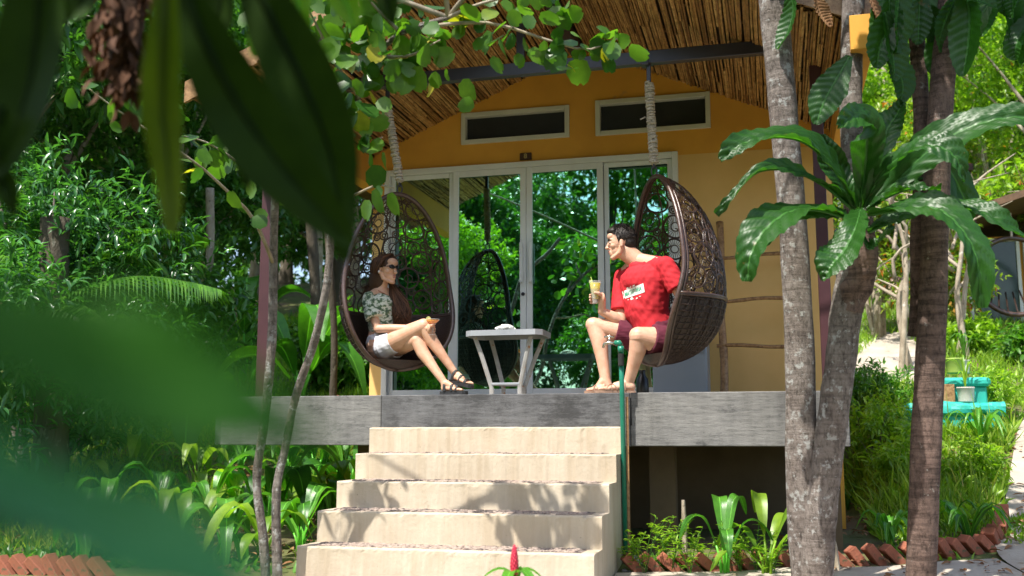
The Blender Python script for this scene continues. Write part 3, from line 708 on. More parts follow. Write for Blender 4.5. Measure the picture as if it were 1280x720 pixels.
for py in (318, 375, 434, 474):
    q = PY(905, py, 9.1); t = (q[2]-ZD)/(l1[2]-ZD); y = l0[1]+(l1[1]-l0[1])*t-.02; x = l0[0]+(l1[0]-l0[0])*t
    if py == 474: continue
    mb = MB(); mb.tube([(x-.05+.11*k, y+.004*sin(k*2), q[2]+.012*sin(k*.9+py)) for k in range(8)], [.017, .016, .018, .016, .016, .018, .016, .015], 8); mb.build('rung', BAMB, LD, smooth=True)
# garden tap on a green pipe
tb = PY(782, 683, 7.66); tt = PY(776, 432, 7.60)
TP = root('garden_tap', (tb[0], 7.66, tb[2]), 'chrome garden tap on a tall green standpipe beside the staircase', 'tap')
GREENP = mat('green_pipe', (.015, .20, .125), (.012, .16, .10), 6, .3, .05, 60, .001)
mb = MB(); mb.tube([(tb[0], 7.655, tb[2]-.15), (tb[0]-.006, 7.64, 1.3), (tt[0], 7.60, tt[2]-.0)], .0185, 12)
mb.lathe([(.024, 0), (.024, .045)], (tt[0], 7.60, tt[2]-.05), 12); mb.tube([(tt[0], 7.60, tt[2]), (tt[0]-.012, 7.6, tt[2]+.022), (tt[0]-.045, 7.6, tt[2]+.02)], .021, 10)
mb.build('standpipe', GREENP, TP, smooth=True)
mb = MB(); mb.lathe([(.0225, 0), (.0225, .09)], (tt[0], 7.60, tt[2]-.15), 12); mb.build('pipe_joint', DARK, TP)
CHR = mat('tap_metal', (.62, .58, .50), (.5, .47, .42), 20, .25, .05, metal=1)
mb = MB(); x, z = tt[0]-.04, tt[2]+.02
mb.tube([(x, 7.6, z), (x-.05, 7.6, z+.004), (x-.085, 7.6, z-.004), (x-.095, 7.6, z-.035)], [.011, .013, .011, .010], 10); mb.tube([(x-.045, 7.6, z), (x-.045, 7.6, z+.045)], .008, 8)
mb.tube([(x-.085, 7.6, z+.048), (x-.045, 7.6, z+.052), (x-.01, 7.6, z+.046)], [.007, .009, .006], 8); mb.build('tap_head', CHR, TP, smooth=True)
mb = MB(); mb.box((tb[0]+.016, 7.665, tb[2]-.2), (tb[0]+.034, 7.69, 1.29)); mb.build('support_stick', BAMB, TP)
mb = MB(); mb.tube([(tb[0]+.045, 7.73, 1.28), (tb[0]+.05, 7.70, 1.22), (tb[0]+.048, 7.73, 1.08)], .005, 5); mb.build('cable_hook', DARK, TP)
# ------------------------------------------------------------------ people
def V3(p): return Vector([float(q) for q in p])
KS = 1.0
def cone(mb, p0, p1, r0, r1, n=24, ends=True):
    p0, p1 = V3(p0), V3(p1); r0 = r0*KS; r1 = r1*KS; mb.tube([p0, p1], [r0, r1], n)
    if ends:
        mb.ell(p0, (r0,)*3, n=n, m=8); mb.ell(p1, (r1,)*3, n=n, m=8)
def chain(mb, pts, rr, n=24):
    for a, b, r0, r1 in zip(pts[:-1], pts[1:], rr[:-1], rr[1:]): cone(mb, a, b, r0, r1, n)
def remeshed(mb, name, m, parent, vox=.004, it=4, disp=None):
    me = bpy.data.meshes.new(name); me.from_pydata(mb.v, [], mb.f); o = bpy.data.objects.new(name, me); COL.objects.link(o)
    q = o.modifiers.new('r', 'REMESH'); q.mode = 'VOXEL'; q.voxel_size = vox; q.use_smooth_shade = True
    s = o.modifiers.new('s', 'SMOOTH'); s.factor = .5; s.iterations = it
    dg = bpy.context.evaluated_depsgraph_get(); dg.update(); me2 = bpy.data.meshes.new_from_object(o.evaluated_get(dg))
    bpy.data.objects.remove(o); me2.materials.clear(); me2.materials.append(m)
    if disp:
        n = len(me2.vertices); co = np.empty(n*3, np.float32); me2.vertices.foreach_get('co', co); co = co.reshape(-1, 3)
        no = np.empty(n*3, np.float32); me2.vertices.foreach_get('normal', no); no = no.reshape(-1, 3)
        co = co+no*disp(co)[:, None]; me2.vertices.foreach_set('co', co.astype(np.float32).ravel()); me2.update()
    me2.polygons.foreach_set('use_smooth', [True]*len(me2.polygons))
    return link(bpy.data.objects.new(name, me2), parent)
def skin(name, c):
    m, nt, p = new_mat(name); cc = ramp(nt, noise(nt, 18, 5), [(.35, c), (.65, (c[0]*.88, c[1]*.78, c[2]*.72))])
    nt.links.new(cc, p.inputs['Base Color']); p.inputs['Roughness'].default_value = .48; p.inputs['Subsurface Weight'].default_value = .12
    p.inputs['Subsurface Radius'].default_value = (.02, .008, .004); bump(nt, p, noise(nt, 160, 3), .12, .001); return m
SKM = skin('fair_skin', (.70, .43, .31)); SKW = skin('tanned_skin', (.70, .43, .30))
def hairmat(name, a, b):
    m, nt, p = new_mat(name); g = _n(nt, 'ShaderNodeNewGeometry'); c = ramp(nt, g.outputs['Random Per Island'], [(0, a), (1, b)])
    nt.links.new(c, p.inputs['Base Color']); p.inputs['Roughness'].default_value = .55; p.inputs['Specular IOR Level'].default_value = .35; return m
HM = hairmat('black_hair', (.010, .008, .008), (.028, .020, .016)); HW = hairmat('brown_hair', (.030, .014, .008), (.15, .068, .034))
def frame(fwd, up):
    f = V3(fwd).normalized(); s = V3(up).cross(f).normalized(); u = f.cross(s)   # s = the person's left
    return f, s, u
def head(mb, c, F, k=1.0, fem=False):
    f, s, u = F; c = V3(c)
    def P(a, b, d): return c+f*a*k+s*b*k+u*d*k
    R = Matrix((f, s, u)).transposed()
    E = lambda p, r, n=18: mb.ell(P(*p), tuple(x*k for x in r), R=R, n=n, m=12)
    E((-.014, 0, .030), (.098, .074, .086)); E((.018, 0, .008), (.070, .066, .080)); E((.028, 0, -.045), (.052, .052, .062))
    jw = .046 if fem else .052
    for q in (-1, 1):
        cone(mb, P(-.002, q*.058, -.035), P(.012, q*jw, -.075), .016*k, .015*k); cone(mb, P(.012, q*jw, -.075), P(.064, q*.014, -.104), .015*k, .015*k)
        E((.050, q*.036, -.020), (.026, .022, .022)); cone(mb, P(.078, q*.008, .024), P(.066, q*.044, .026), .0075*k, .008*k, 10)
        E((-.004, q*.077, -.014), (.016, .007, .030), 12); E((-.002, q*.080, -.030), (.008, .006, .010), 10)
        cone(mb, P(.100, q*.010, -.030), P(.092, q*.012, -.028), .0075*k, .006*k, 8)
        E((.071, q*.030, .006), (.012, .0135, .009), 12)
    E((.066, 0, -.102), (.019, .022, .016)); E((.058, 0, -.070), (.032, .030, .034))
    nl = .108 if not fem else .101
    cone(mb, P(.080, 0, .022), P(nl-.006, 0, -.022), .0072*k, .0095*k, 10); cone(mb, P(nl-.006, 0, -.022), P(nl, 0, -.029), .0095*k, .0085*k, 10); cone(mb, P(nl-.004, 0, -.032), P(.086, 0, -.036), .007*k, .007*k, 8)
    E((.086, 0, -.0555), (.0085, .021, .0052), 12); E((.083, 0, -.0665), (.0095, .019, .0062), 12); E((.078, 0, -.062), (.008, .024, .004), 12)
    E((.062, 0, .052), (.034, .052, .036)); E((-.05, 0, -.04), (.04, .05, .04))
    return P, R
def head_details(P, R, parent, brow, k=1, eyes=True, lip=None):
    if eyes:
        ew = mat('eye_white', (.75, .72, .68), (.7, .66, .62), 5, .2, 0)
        for q in (-1, 1):
            mb = MB(); mb.ell(P(.0755, q*.031, .005), (.0075*k, .012*k, .0062*k), R=R, n=12, m=8); e = mb.build('eye', ew, parent, smooth=True)
            mb = MB(); mb.ell(P(.0812, q*.031, .005), (.003*k, .0052*k, .0055*k), R=R, n=10, m=6); mb.build('iris', DARK, e, smooth=True)
    for q in (-1, 1):
        mb = MB(); mb.tube([P(.088, q*.012, .020), P(.086, q*.028, .0285), P(.072, q*.047, .024)], [.004, .005, .002], 6); mb.build('eyebrow', brow, parent, smooth=True)
    mb = MB(); mb.ell(P(.0885, 0, -.0555), (.008*k, .020*k, .0048*k), R=R, n=12, m=8); mb.ell(P(.0860, 0, -.0660), (.009*k, .018*k, .0058*k), R=R, n=12, m=8)
    mb.build('lips', lip or mat('lips', (.46, .17, .14), (.4, .14, .12), 20, .4, .1), parent, smooth=True)
def holding_hand(mb, g, axis, palm_dir, k=1.0, R=.036, thumb=1):
    """palm on the palm_dir side of the vertical axis through g; four fingers wrap one way, the thumb the other"""
    ax = V3(axis).normalized(); pd = V3(palm_dir); pd = (pd-ax*pd.dot(ax)).normalized(); sd = ax.cross(pd)*thumb; g = V3(g)
    pc = g+pd*(R+.018)
    mb.ell(pc-sd*.010, (.042*k, .018*k, .040*k), R=Matrix((sd, pd, ax)).transposed(), n=14, m=10)
    hs = [.030, .011, -.008, -.026]; rr = [.0085, .009, .0086, .0075]; ln = [1.75, 2.0, 1.9, 1.6]
    for h, r, l in zip(hs, rr, ln):
        pts = []
        for q in range(6):
            a = .45+l*q/5*1.15; rad = R+r*.95
            if q == 0: pts.append(g+pd*(R+.014)+sd*.020+ax*h*k)
            else: pts.append(g+(pd*cos(a)+sd*sin(a))*rad+ax*(h*k-.002*q))
        chain(mb, pts, [r*k, r*k*1.02, r*k*.95, r*k*.95, r*k*.88, r*k*.78], 10)
    pts = [pc-sd*.030+ax*.0, g+(pd*cos(.75)-sd*sin(.75))*(R+.013)+ax*.020, g+(pd*cos(1.5)-sd*sin(1.5))*(R+.011)+ax*.030, g+(pd*cos(2.1)-sd*sin(2.1))*(R+.010)+ax*.034]
    chain(mb, pts, [.014*k, .0125*k, .011*k, .009*k], 10)
    return pc-sd*.012
def relaxed_hand(mb, w, d, n, k=1.0, side=1):
    """w wrist, d pointing dir, n back-of-hand normal"""
    w = V3(w); d = V3(d).normalized(); n = V3(n); n = (n-d*n.dot(d)).normalized(); s = d.cross(n)*side
    mb.ell(w+d*.045*k, (.048*k, .038*k, .015*k), R=Matrix((d, s, n)).transposed(), n=14, m=8)
    for i, (o, L) in enumerate(((-.027, .068), (-.009, .078), (.009, .072), (.026, .056))):
        b = w+d*.078*k+s*o*k; p1 = b+(d*.5*L-n*.006)*k; p2 = b+(d*.82*L-n*.022)*k; p3 = b+(d*.98*L-n*.040)*k
        chain(mb, [w+d*.04*k+s*o*.8*k, b, p1, p2, p3], [.010*k, .0095*k, .0088*k, .0082*k, .0072*k], 9)
    chain(mb, [w+d*.02*k-s*.022*k, w+d*.045*k-s*.045*k-n*.008, w+d*.072*k-s*.052*k-n*.016, w+d*.09*k-s*.048*k-n*.024], [.014*k, .0125*k, .0105*k, .0085*k], 9)
def foot(mb, ank, heel, toe, k=1.0, lat=1):
    """ankle centre, heel ground point, toe direction point (ground)"""
    a, h, t = V3(ank), V3(heel), V3(toe); d = (t-h); L = d.length; d.normalize(); n = Vector((0, 0, 1)); n = (n-d*n.dot(d)).normalized(); s = n.cross(d)*lat  # s = towards the little toe
    cone(mb, a, h+n*.036*k+d*.02, .036*k, .032*k); cone(mb, h+n*.032*k+d*.018, h+d*L*.42+n*.036*k, .031*k, .029*k)
    cone(mb, a+d*.015, h+d*L*.5+n*.040*k, .032*k, .024*k)
    for o in (-.020, .006, .026): cone(mb, h+d*L*.38+n*.028*k+s*o*.6*k, h+d*(L*.74-abs(o+.02)*.35)+n*.018*k+s*o*k, .024*k, .0165*k, 12)
    for i, (o, l, r) in enumerate(((-.031, 1.0, .0135), (-.009, .985, .0095), (.008, .955, .009), (.023, .915, .0085), (.036, .865, .0085))):
        b = h+d*L*.70+s*o*k+n*.014*k; e = h+d*(L*l-.012)+s*o*1.05*k+n*.011*k; m_ = b.lerp(e, .55)+n*.004
        chain(mb, [b, m_, e], [r*k*1.15, r*k, r*k*.95], 9)
    return h, d, n, s, L
def sandal(parent, fr, m, style, k=1.0, th=.022, straps=()):
    h, d, n, s, L = fr; mb = MB(); out = []
    prof = [(-.012, .030), (.0, .034), (.10, .030), (.16, .037), (.20, .043), (.245, .040), (.268, .022)]
    sc = L/.245
    for (x, w_) in prof: out.append((x*sc, w_*k))
    top = []; bot = []
    N = len(out)
    V = []
    for sg in (1, -1):
        for x, w_ in (out if sg == 1 else out[::-1]): V.append(h+d*x+s*(sg*w_+.002)+n*.001)
    V2 = [v-n*th for v in V]; M = len(V)
    mb.add(V+V2, [tuple(range(M)), tuple(range(2*M-1, M-1, -1))]+[(i, M+i, M+(i+1) % M, (i+1) % M) for i in range(M)])
    for (x0, x1, hh, wd, w2) in straps:
        pts = []
        for q in range(11):
            a = pi*q/10; x = x0+(x1-x0)*q/10
            pts.append(h+d*x*sc+s*(cos(a)*w2*k)+n*(max(0.0, sin(a))**.7*hh*k+.002))
        mb.tube(pts, [(wd, .0035)]*11, 6, up=tuple(d))
    o = mb.build('sandal', m, parent); return o
def wrinkle(amp, sc, seed, dirv=(0, 0, 1), extra=()):
    def f(co):
        r = np.zeros(len(co)); rng = np.random.default_rng(seed)
        for i in range(7):
            k = rng.normal(size=3)*sc*(1+.6*i); ph = rng.random()*6.28; w_ = rng.normal(size=3)*4
            r += np.abs(np.sin(co@k+ph+1.2*np.sin(co@w_)))**2/(1+.55*i)
        r = (r/r.max()-.4)*amp
        for (c, d, wv, am, rad) in extra:
            q = co-np.array(c); dd = np.linalg.norm(q, axis=1); r += am*np.sin(q@np.array(d)*wv)*np.exp(-(dd/rad)**2)
        return r
    return f
GRIP = .0
# ================= the man
man = root('person', (-.75, 7.95, ZD), 'dark haired man in red printed T-shirt and maroon shorts leaning forward with a beer glass', 'person')
zs = ZD+.004
Hc = V3(PY(776, 304, 8.00)); F = frame((-.965, -.13, -.06), (-.04, -.02, 1))
neck = V3(PY(797, 326, 8.02)); chest = V3(PY(806, 352, 8.02)); waist = V3(PY(808, 388, 8.03)); hip = V3(PY(820, 418, 8.03))
shL = V3(PY(832, 332, 7.88)); shR = V3(PY(779, 346, 8.17)); AX = (shL-shR).normalized()
elL = V3(PY(857, 378, 7.86)); wrL = V3(PY(868, 402, 7.98))
elR = V3(PY(776, 401, 8.06)); wrR = V3(PY(752, 389, 7.985))
hpL = V3(PY(834, 428, 7.93)); hpR = V3(PY(822, 428, 8.17)); knL = V3(PY(798, 420, 7.80)); knR = V3(PY(743, 407, 8.02))
akL = V3(PY(786, 478, 7.90)); akR = V3(PY(757, 475, 7.97))
body = MB()
P, R = head(body, Hc, F, 1.10); KS = 1.16
cone(body, P(-.035, 0, -.055), neck+Vector((.005, 0, -.01)), .056, .062); cone(body, P(-.01, 0, -.07), neck+Vector((-.02, 0, -.0)), .048, .05)
cone(body, neck, shL, .055, .05); cone(body, neck, shR, .055, .05)
for a in (-1, 1): cone(body, chest+AX*(a*.07), waist+AX*(a*.045), .105, .09)
cone(body, waist, hip, .105, .11)
chain(body, [shL, shL.lerp(elL, .4), elL, elL.lerp(wrL, .35), wrL], [.054, .049, .040, .041, .028]); relaxed_hand(body, wrL, (-.3, .6, -.5), (.5, .2, .6))
chain(body, [shR, shR.lerp(elR, .4), elR, elR.lerp(wrR, .35), wrR], [.054, .048, .039, .040, .027])
mgc = V3(MG)+Vector((0, 0, -.052)); pc = holding_hand(body, mgc, (0, 0, 1), (.70, .55, 0), 1.12, .034, thumb=1)
cone(body, wrR, pc+Vector((.004, 0, -.01)), .027, .024)
chain(body, [hpL, hpL.lerp(knL, .5), knL], [.095, .083, .062]); chain(body, [hpR, hpR.lerp(knR, .5), knR], [.095, .080, .058])
for kn, ak in ((knL, akL), (knR, akR)):
    c1 = kn.lerp(ak, .30)+Vector((.016, .0, 0)); c2 = kn.lerp(ak, .62)+Vector((.008, 0, 0)); chain(body, [kn, c1, c2, ak], [.057, .057, .043, .034])
    body.ell(kn+Vector((-.018, -.01, .006)), (.052, .052, .058))
hL = V3((akL.x+.035, akL.y+.0, zs+.020)); tL = V3(PY(747, 480, 7.83)); tL.z = zs+.022
hR = V3((akR.x+.040, akR.y, zs+.020)); tR = V3(PY(733, 480, 7.93)); tR.z = zs+.022
fL = foot(body, akL+Vector((0, 0, -.01)), hL, tL, .98, -1); fR = foot(body, akR+Vector((0, 0, -.005)), hR, tR, .98, 1)
remeshed(body, 'body', SKM, man, .0032, 6)
head_details(P, R, man, HM, 1.1); KS = 1.1
# short hair: scalp shell and many tufts
mb = MB(); rng = random.Random(2); f, s, u = F
mb.ell(P(-.022, 0, .043), (.103, .086, .090), R=R, n=22, m=14); mb.ell(P(-.055, 0, -.005), (.061, .077, .068), R=R, n=16, m=10)
mb.ell(P(.045, 0, .088), (.055, .064, .037), R=R, n=16, m=10)
for q in (-1, 1): cone(mb, P(.012, q*.072, .03), P(.006, q*.070, -.008), .012, .007)
hh = remeshed(mb, 'hair', HM, man, .004, 2, wrinkle(.004, 90, 3))
mb = MB()
for i in range(600):
    th = rng.uniform(.0, 1.75); ph = rng.uniform(-pi, pi); d = Vector((sin(th)*cos(ph), sin(th)*sin(ph), cos(th)))
    if d.x > .74 and d.z < .45: continue
    if d.z < -.1 and d.x > -.15: continue
    p = P(-.020+.097*d.x, .081*d.y, .044+.086*d.z+(.012 if d.x > .3 else 0)); dd = (f*d.x+s*d.y+u*d.z); t = (f*(.6 if d.z > .3 else -.1)+u*.2-s*.1+dd*.55+Vector((rng.gauss(0, .3), rng.gauss(0, .3), rng.gauss(0, .2)))).normalized()
    if d.z < .35: t = (-u*.8-f*.25+dd*.35+Vector((rng.gauss(0, .2), rng.gauss(0, .2), 0))).normalized()
    L = rng.uniform(.010, .024)*(1.3 if d.z > .5 else .8); mb.tube([p-dd*.004, p+t*L*.6, p+t*L+dd*.001-u*.002], [.0028, .0022, .0006], 3)
mb.build('hair_tufts', HM, hh, smooth=True)
# T-shirt
RED = mat('red_cotton', (.56, .018, .030), (.48, .012, .022), 6, .85, .35, 220, .001)
def shirt_body(mb, grow=.012):
    for a in (-1, 1):
        cone(mb, chest+AX*(a*.085), waist+AX*(a*.05), .115+grow, .112+grow, 18)
    cone(mb, waist+Vector((.01, 0, 0)), hip+Vector((0, 0, .01)), .148, .138, 18)
    mb.ell(chest+Vector((.0, 0, .01)), (.18, .16, .14))
    for sh in (shL, shR): cone(mb, neck+Vector((.012, 0, -.030)), sh+Vector((0, 0, -.004)), .058, .064, 16)
sb = MB(); shirt_body(sb); sb.ell(neck+Vector((.015, 0, -.045)), (.085, .095, .045))
slL = shL.lerp(elL, .60)+Vector((.0, -.004, -.01)); slR = shR.lerp(elR, .78)+Vector((-.005, 0, 0))
for sh, sl in ((shL, slL), (shR, slR)):
    sb.ell(sh, (.075,)*3); sb.tube([sh, sh.lerp(sl, .5), sl], [.074, .080, .080], 20)
ex = [(tuple(shL.lerp(slL, .6)), (.25, .1, 1), 150, .002, .10), (tuple(waist+Vector((-.08, -.12, 0))), (.5, 0, 1), 70, .003, .13), (tuple(chest+Vector((-.02, -.14, -.04))), (-.7, 0, .7), 50, .003, .12)]
tp_ = V3(PY(805, 328, 8.03)); cone(sb, tp_, shL, .055, .062, 16); cone(sb, tp_, chest, .046, .10, 16); cone(sb, tp_, shR+Vector((.06, 0, .01)), .044, .05, 16)
tsh = remeshed(sb, 'shirt', RED, man, .0045, 14, wrinkle(.010, 17, 12, extra=ex))
def conform(poly_grid, me_obj, off):
    """drop a grid of world points along the view line onto a mesh"""
    from mathutils.bvhtree import BVHTree
    me = me_obj.data; bvh = BVHTree.FromPolygons([v.co.copy() for v in me.vertices], [tuple(p.vertices) for p in me.polygons]); out = []
    for p in poly_grid:
        d = (p-Vector((0, 0, 1))).normalized(); h = bvh.ray_cast(Vector((0, 0, 1))+d*6.5, d)
        out.append((h[0]-d*off) if h[0] is not None else None)
    return out
WPRINT = mat('white_print', (.82, .84, .80), (.7, .72, .68), 30, .8, .1); GPRINT = mat('green_print', (.05, .42, .22), (.04, .35, .2), 30, .8, .1)
def printed(name, quads, m, off, parent):
    """quads as pixel rectangles, cut fine so they follow the cloth"""
    mb = MB()
    for (x0, y0, x1, y1, x2, y2, x3, y3) in quads:
        nu, nv = 10, 5; g = []
        for j in range(nv+1):
            for i in range(nu+1):
                a, b = i/nu, j/nv; X = (x0*(1-a)+x1*a)*(1-b)+(x3*(1-a)+x2*a)*b; Yy = (y0*(1-a)+y1*a)*(1-b)+(y3*(1-a)+y2*a)*b
                g.append(V3(PY(X, Yy, 7.9)))
        h = conform(g, tsh, off)
        if any(q is None for q in h): continue
        mb.add(h, [(j*(nu+1)+i, j*(nu+1)+i+1, (j+1)*(nu+1)+i+1, (j+1)*(nu+1)+i) for j in range(nv) for i in range(nu)])
    return mb.build(name, m, parent, smooth=True)
rp = random.Random(4); qs = [(777.5, 364.5, 804, 354, 806, 365, 779.5, 374)]
for i in range(22):
    x = rp.uniform(783, 800); t = (x-777)/27; top = rp.random() < .45; y = (364-t*10.5-rp.uniform(.5, 2)) if top else (374-t*9+rp.uniform(0, 4.5)); w_ = rp.uniform(.6, 2.6); hgt = rp.uniform(.5, 1.7)
    qs.append((x, y, x+w_, y-w_*.35, x+w_, y-w_*.35+hgt, x, y+hgt))
pl = printed('shirt_print', qs, WPRINT, .003, tsh)
def text_on_shirt(body_, x0, y0, x1, y1, hpx, m, parent):
    cu = bpy.data.curves.new('t', 'FONT'); cu.body = body_; cu.size = 1; cu.align_x = 'LEFT'; cu.offset = .02; cu.resolution_u = 2
    o = bpy.data.objects.new('t', cu); COL.objects.link(o); dg = bpy.context.evaluated_depsgraph_get(); dg.update(); me = bpy.data.meshes.new_from_object(o.evaluated_get(dg)); bpy.data.objects.remove(o)
    vs = [v.co.copy() for v in me.vertices]; wmax = max(v.x for v in vs)
    g = [V3(PY(x0+(x1-x0)*v.x/wmax-(y1-y0)*-.0, y0+(y1-y0)*v.x/wmax-v.y*hpx, 7.9)) for v in vs]
    h = conform(g, tsh, .0055); mb = MB(); ok = [i for i in range(len(h)) if h[i] is None]
    if not ok: mb.add(h, [tuple(p.vertices) for p in me.polygons]); mb.build('shirt_lettering', m, parent)
text_on_shirt('MATATORIA', 781, 371, 802, 362.8, 7.6, GPRINT, pl)
# shorts
MRN = mat('maroon_cotton', (.13, .012, .035), (.09, .010, .025), 6, .85, .3, 200, .001)
mb = MB(); cone(mb, hip+Vector((0, 0, .02)), hip+Vector((0, 0, -.03)), .146, .140, 18)
for hp, kn, t in ((hpL, knL, .56), (hpR, knR, .66)): mb.tube([hp, hp.lerp(kn, t*.5), hp.lerp(kn, t)], [.128, .120, .112], 20); mb.ell(hp, (.125,)*3)
remeshed(mb, 'shorts', MRN, man, .0045, 4, wrinkle(.007, 20, 9))
TAN = mat('tan_strap', (.36, .22, .15), (.28, .17, .12), 30, .6, .3)
st = [(.165, .15, .036, .005, .040), (.13, .19, .040, .0045, .040), (.18, .115, .044, .0045, .040), (.06, .06, .062, .005, .036)]
sandal(man, fL, TAN, 0, 1.12, .020, st); sandal(man, fR, TAN, 0, 1.12, .020, st)
# ================= the woman
wom = root('person', (-2.95, 8.0, ZD), 'long haired woman in sunglasses, leafy blouse and white shorts sitting with crossed legs', 'person')
Hc = V3(PY(483, 337, 8.06)); F = frame((.93, -.36, -.03), (0.02, -.02, 1))
neck = V3(PY(476, 362, 8.09)); chest = V3(PY(479, 383, 8.10)); waist = V3(PY(478, 410, 8.11)); hip = V3(PY(478, 433, 8.09))
shR = V3(PY(461, 373, 7.985)); shL = V3(PY(498, 374, 8.20))     # her right shoulder is the nearer one
elR = V3(PY(472, 411, 7.94)); wrR = V3(PY(524, 410, 7.90)); elL = V3(PY(510, 408, 8.20)); wrL = V3(PY(528, 411, 8.06))
hpR = V3(PY(480, 434, 8.00)); hpL = V3(PY(485, 436, 8.13)); knR = V3(PY(530, 407, 7.91)); knL = V3(PY(521, 425, 7.93))
akR = V3(PY(570, 468, 7.98)); akL = V3(PY(556, 479, 7.88))
body = MB(); KS = 1.0; P, R = head(body, Hc, F, 1.08, True); KS = 1.07
cone(body, P(-.03, 0, -.06), neck, .044, .047); cone(body, neck, shL, .040, .040); cone(body, neck, shR, .040, .040); cone(body, neck, chest, .055, .08)
for a in (-1, 1): cone(body, chest+Vector((.0, a*.05, 0)), waist+Vector((0, a*.035, 0)), .085, .082); cone(body, waist, hip+Vector((0, a*.05, -.01)), .10, .11)
chain(body, [shR, shR.lerp(elR, .4), elR, elR.lerp(wrR, .35), wrR], [.043, .039, .033, .034, .022]); chain(body, [shL, shL.lerp(elL, .4), elL, elL.lerp(wrL, .35), wrL], [.043, .039, .033, .034, .022])
wgc = V3(WG)+Vector((0, 0, -.045)); pc = holding_hand(body, wgc, (0, 0, 1), (-.75, -.35, 0), .95, .014, thumb=-1); cone(body, wrR, pc, .022, .020)
relaxed_hand(body, wrL, (.7, -.4, -.2), (.1, .2, 1), .88)
chain(body, [hpR, hpR.lerp(knR, .35)+Vector((0, 0, .004)), hpR.lerp(knR, .7), knR], [.090, .085, .070, .055]); chain(body, [hpL, hpL.lerp(knL, .5), knL], [.088, .078, .054])
for kn, ak in ((knL, akL), (knR, akR)):
    c1 = kn.lerp(ak, .28)+Vector((-.014, .006, -.008)); c2 = kn.lerp(ak, .62)+Vector((-.006, 0, -.004)); chain(body, [kn, c1, c2, ak], [.052, .050, .036, .027])
    body.ell(kn+Vector((.014, -.006, .008)), (.040, .040, .044))
hL = V3(PY(553, 489, 7.89)); hL.z = zs+.030; tL = hL+Vector((.205, -.06, .0)); tL.z = zs+.030
hR = akR+Vector((-.032, 0, -.045)); tR = hR+Vector((.185, -.075, -.045))
fL = foot(body, akL, hL, tL, .82, 1); fR = foot(body, akR, hR, tR, .82, -1)
remeshed(body, 'body', SKW, wom, .0032, 6)
KS = 1.0; head_details(P, R, wom, HW, 1.08, eyes=False)
f, s, u = F
mb = MB()
for q in (-1, 1):
    mb.tube([P(.092, q*.006, .010), P(.094, q*.018, .012), P(.090, q*.040, .012), P(.080, q*.054, .012)], [(.008, .004), (.0155, .004), (.017, .004), (.010, .004)], 8, up=tuple(u))
    mb.tube([P(.082, q*.056, .016), P(.04, q*.078, .014), P(-.01, q*.082, .006), P(-.02, q*.080, -.008)], [.0045, .0035, .003, .0025], 6)
mb.tube([P(.095, -.01, .014), P(.098, 0, .014), P(.095, .01, .014)], .004, 6)
mb.build('sunglasses', mat('black_gloss', (.008, .008, .009), (.01, .01, .01), 3, .12, 0), wom, smooth=True)
mb = MB(); mb.ell(P(-.02, 0, .042), (.110, .087, .089), R=R, n=22, m=14); mb.ell(P(-.055, 0, -.01), (.072, .080, .09), R=R, n=16, m=12)
back = [P(-.06, 0, -.02), P(-.085, 0, -.10), P(-.10, 0, -.17)]
chain(mb, back, [.088, .085, .06]); 
hh = remeshed(mb, 'hair', HW, wom, .004, 3, wrinkle(.004, 60, 5)); mb = MB()
rng = random.Random(31)
def jit(v, a): return v+Vector((rng.gauss(0, a), rng.gauss(0, a), rng.gauss(0, a)))
for i in range(760):
    q = 1 if rng.random() < .5 else -1; a = rng.uniform(0, 1)
    p0 = P(.058-.10*a, q*.006, .124-.012*a*a); z1 = rng.uniform(-.01, .05)
    ba = rng.uniform(0, 1)
    p1 = P(.040-.105*ba, q*(.080+.010*rng.random()), .066+rng.uniform(-.01, .01)); p2 = P(-.008-.085*ba, q*(.092-.02*ba), -.012)
    tgt = rng.random()
    if q == 1 or tgt < .25:   # falls forward over the far shoulder, down to the lap
        e = V3(PY(498+rng.uniform(-8, 14), 384, 8.05+rng.uniform(-.02, .06))); e2 = V3(PY(500+rng.uniform(-9, 14), 405+rng.uniform(-10, 8), 8.03+rng.uniform(-.02, .05)))
        if q == -1: p2 = P(-.05, -.03, -.04)
        p3 = P(-.03+.02*rng.random(), .07, -.085); pts = [p0, p1 if q == 1 else p1, p2, p3, e, e2]
    else:
        e = V3(PY(463+rng.uniform(-12, 7), 366+rng.uniform(-8, 18), 8.10+rng.uniform(-.06, .05))); p3 = P(-.085-.02*rng.random(), -.045*rng.random(), -.075); pts = [p0, p1, p2, p3, e]
    pts = [p0]+[jit(p, .0045) for p in pts[1:]]; pts = catmull(pts, 14); rr = [.0036+.0012*sin(k*.9+i) for k in range(13)]+[.0006]
    pts = [p+np.array([.007*sin(k*.9+i*.05), .006*cos(k*.8+i*.07), 0])*(k > 6) for k, p in enumerate(pts)]
    mb.tube(pts, rr, 4)
mb.build('hair_strands', HW, hh, smooth=True)
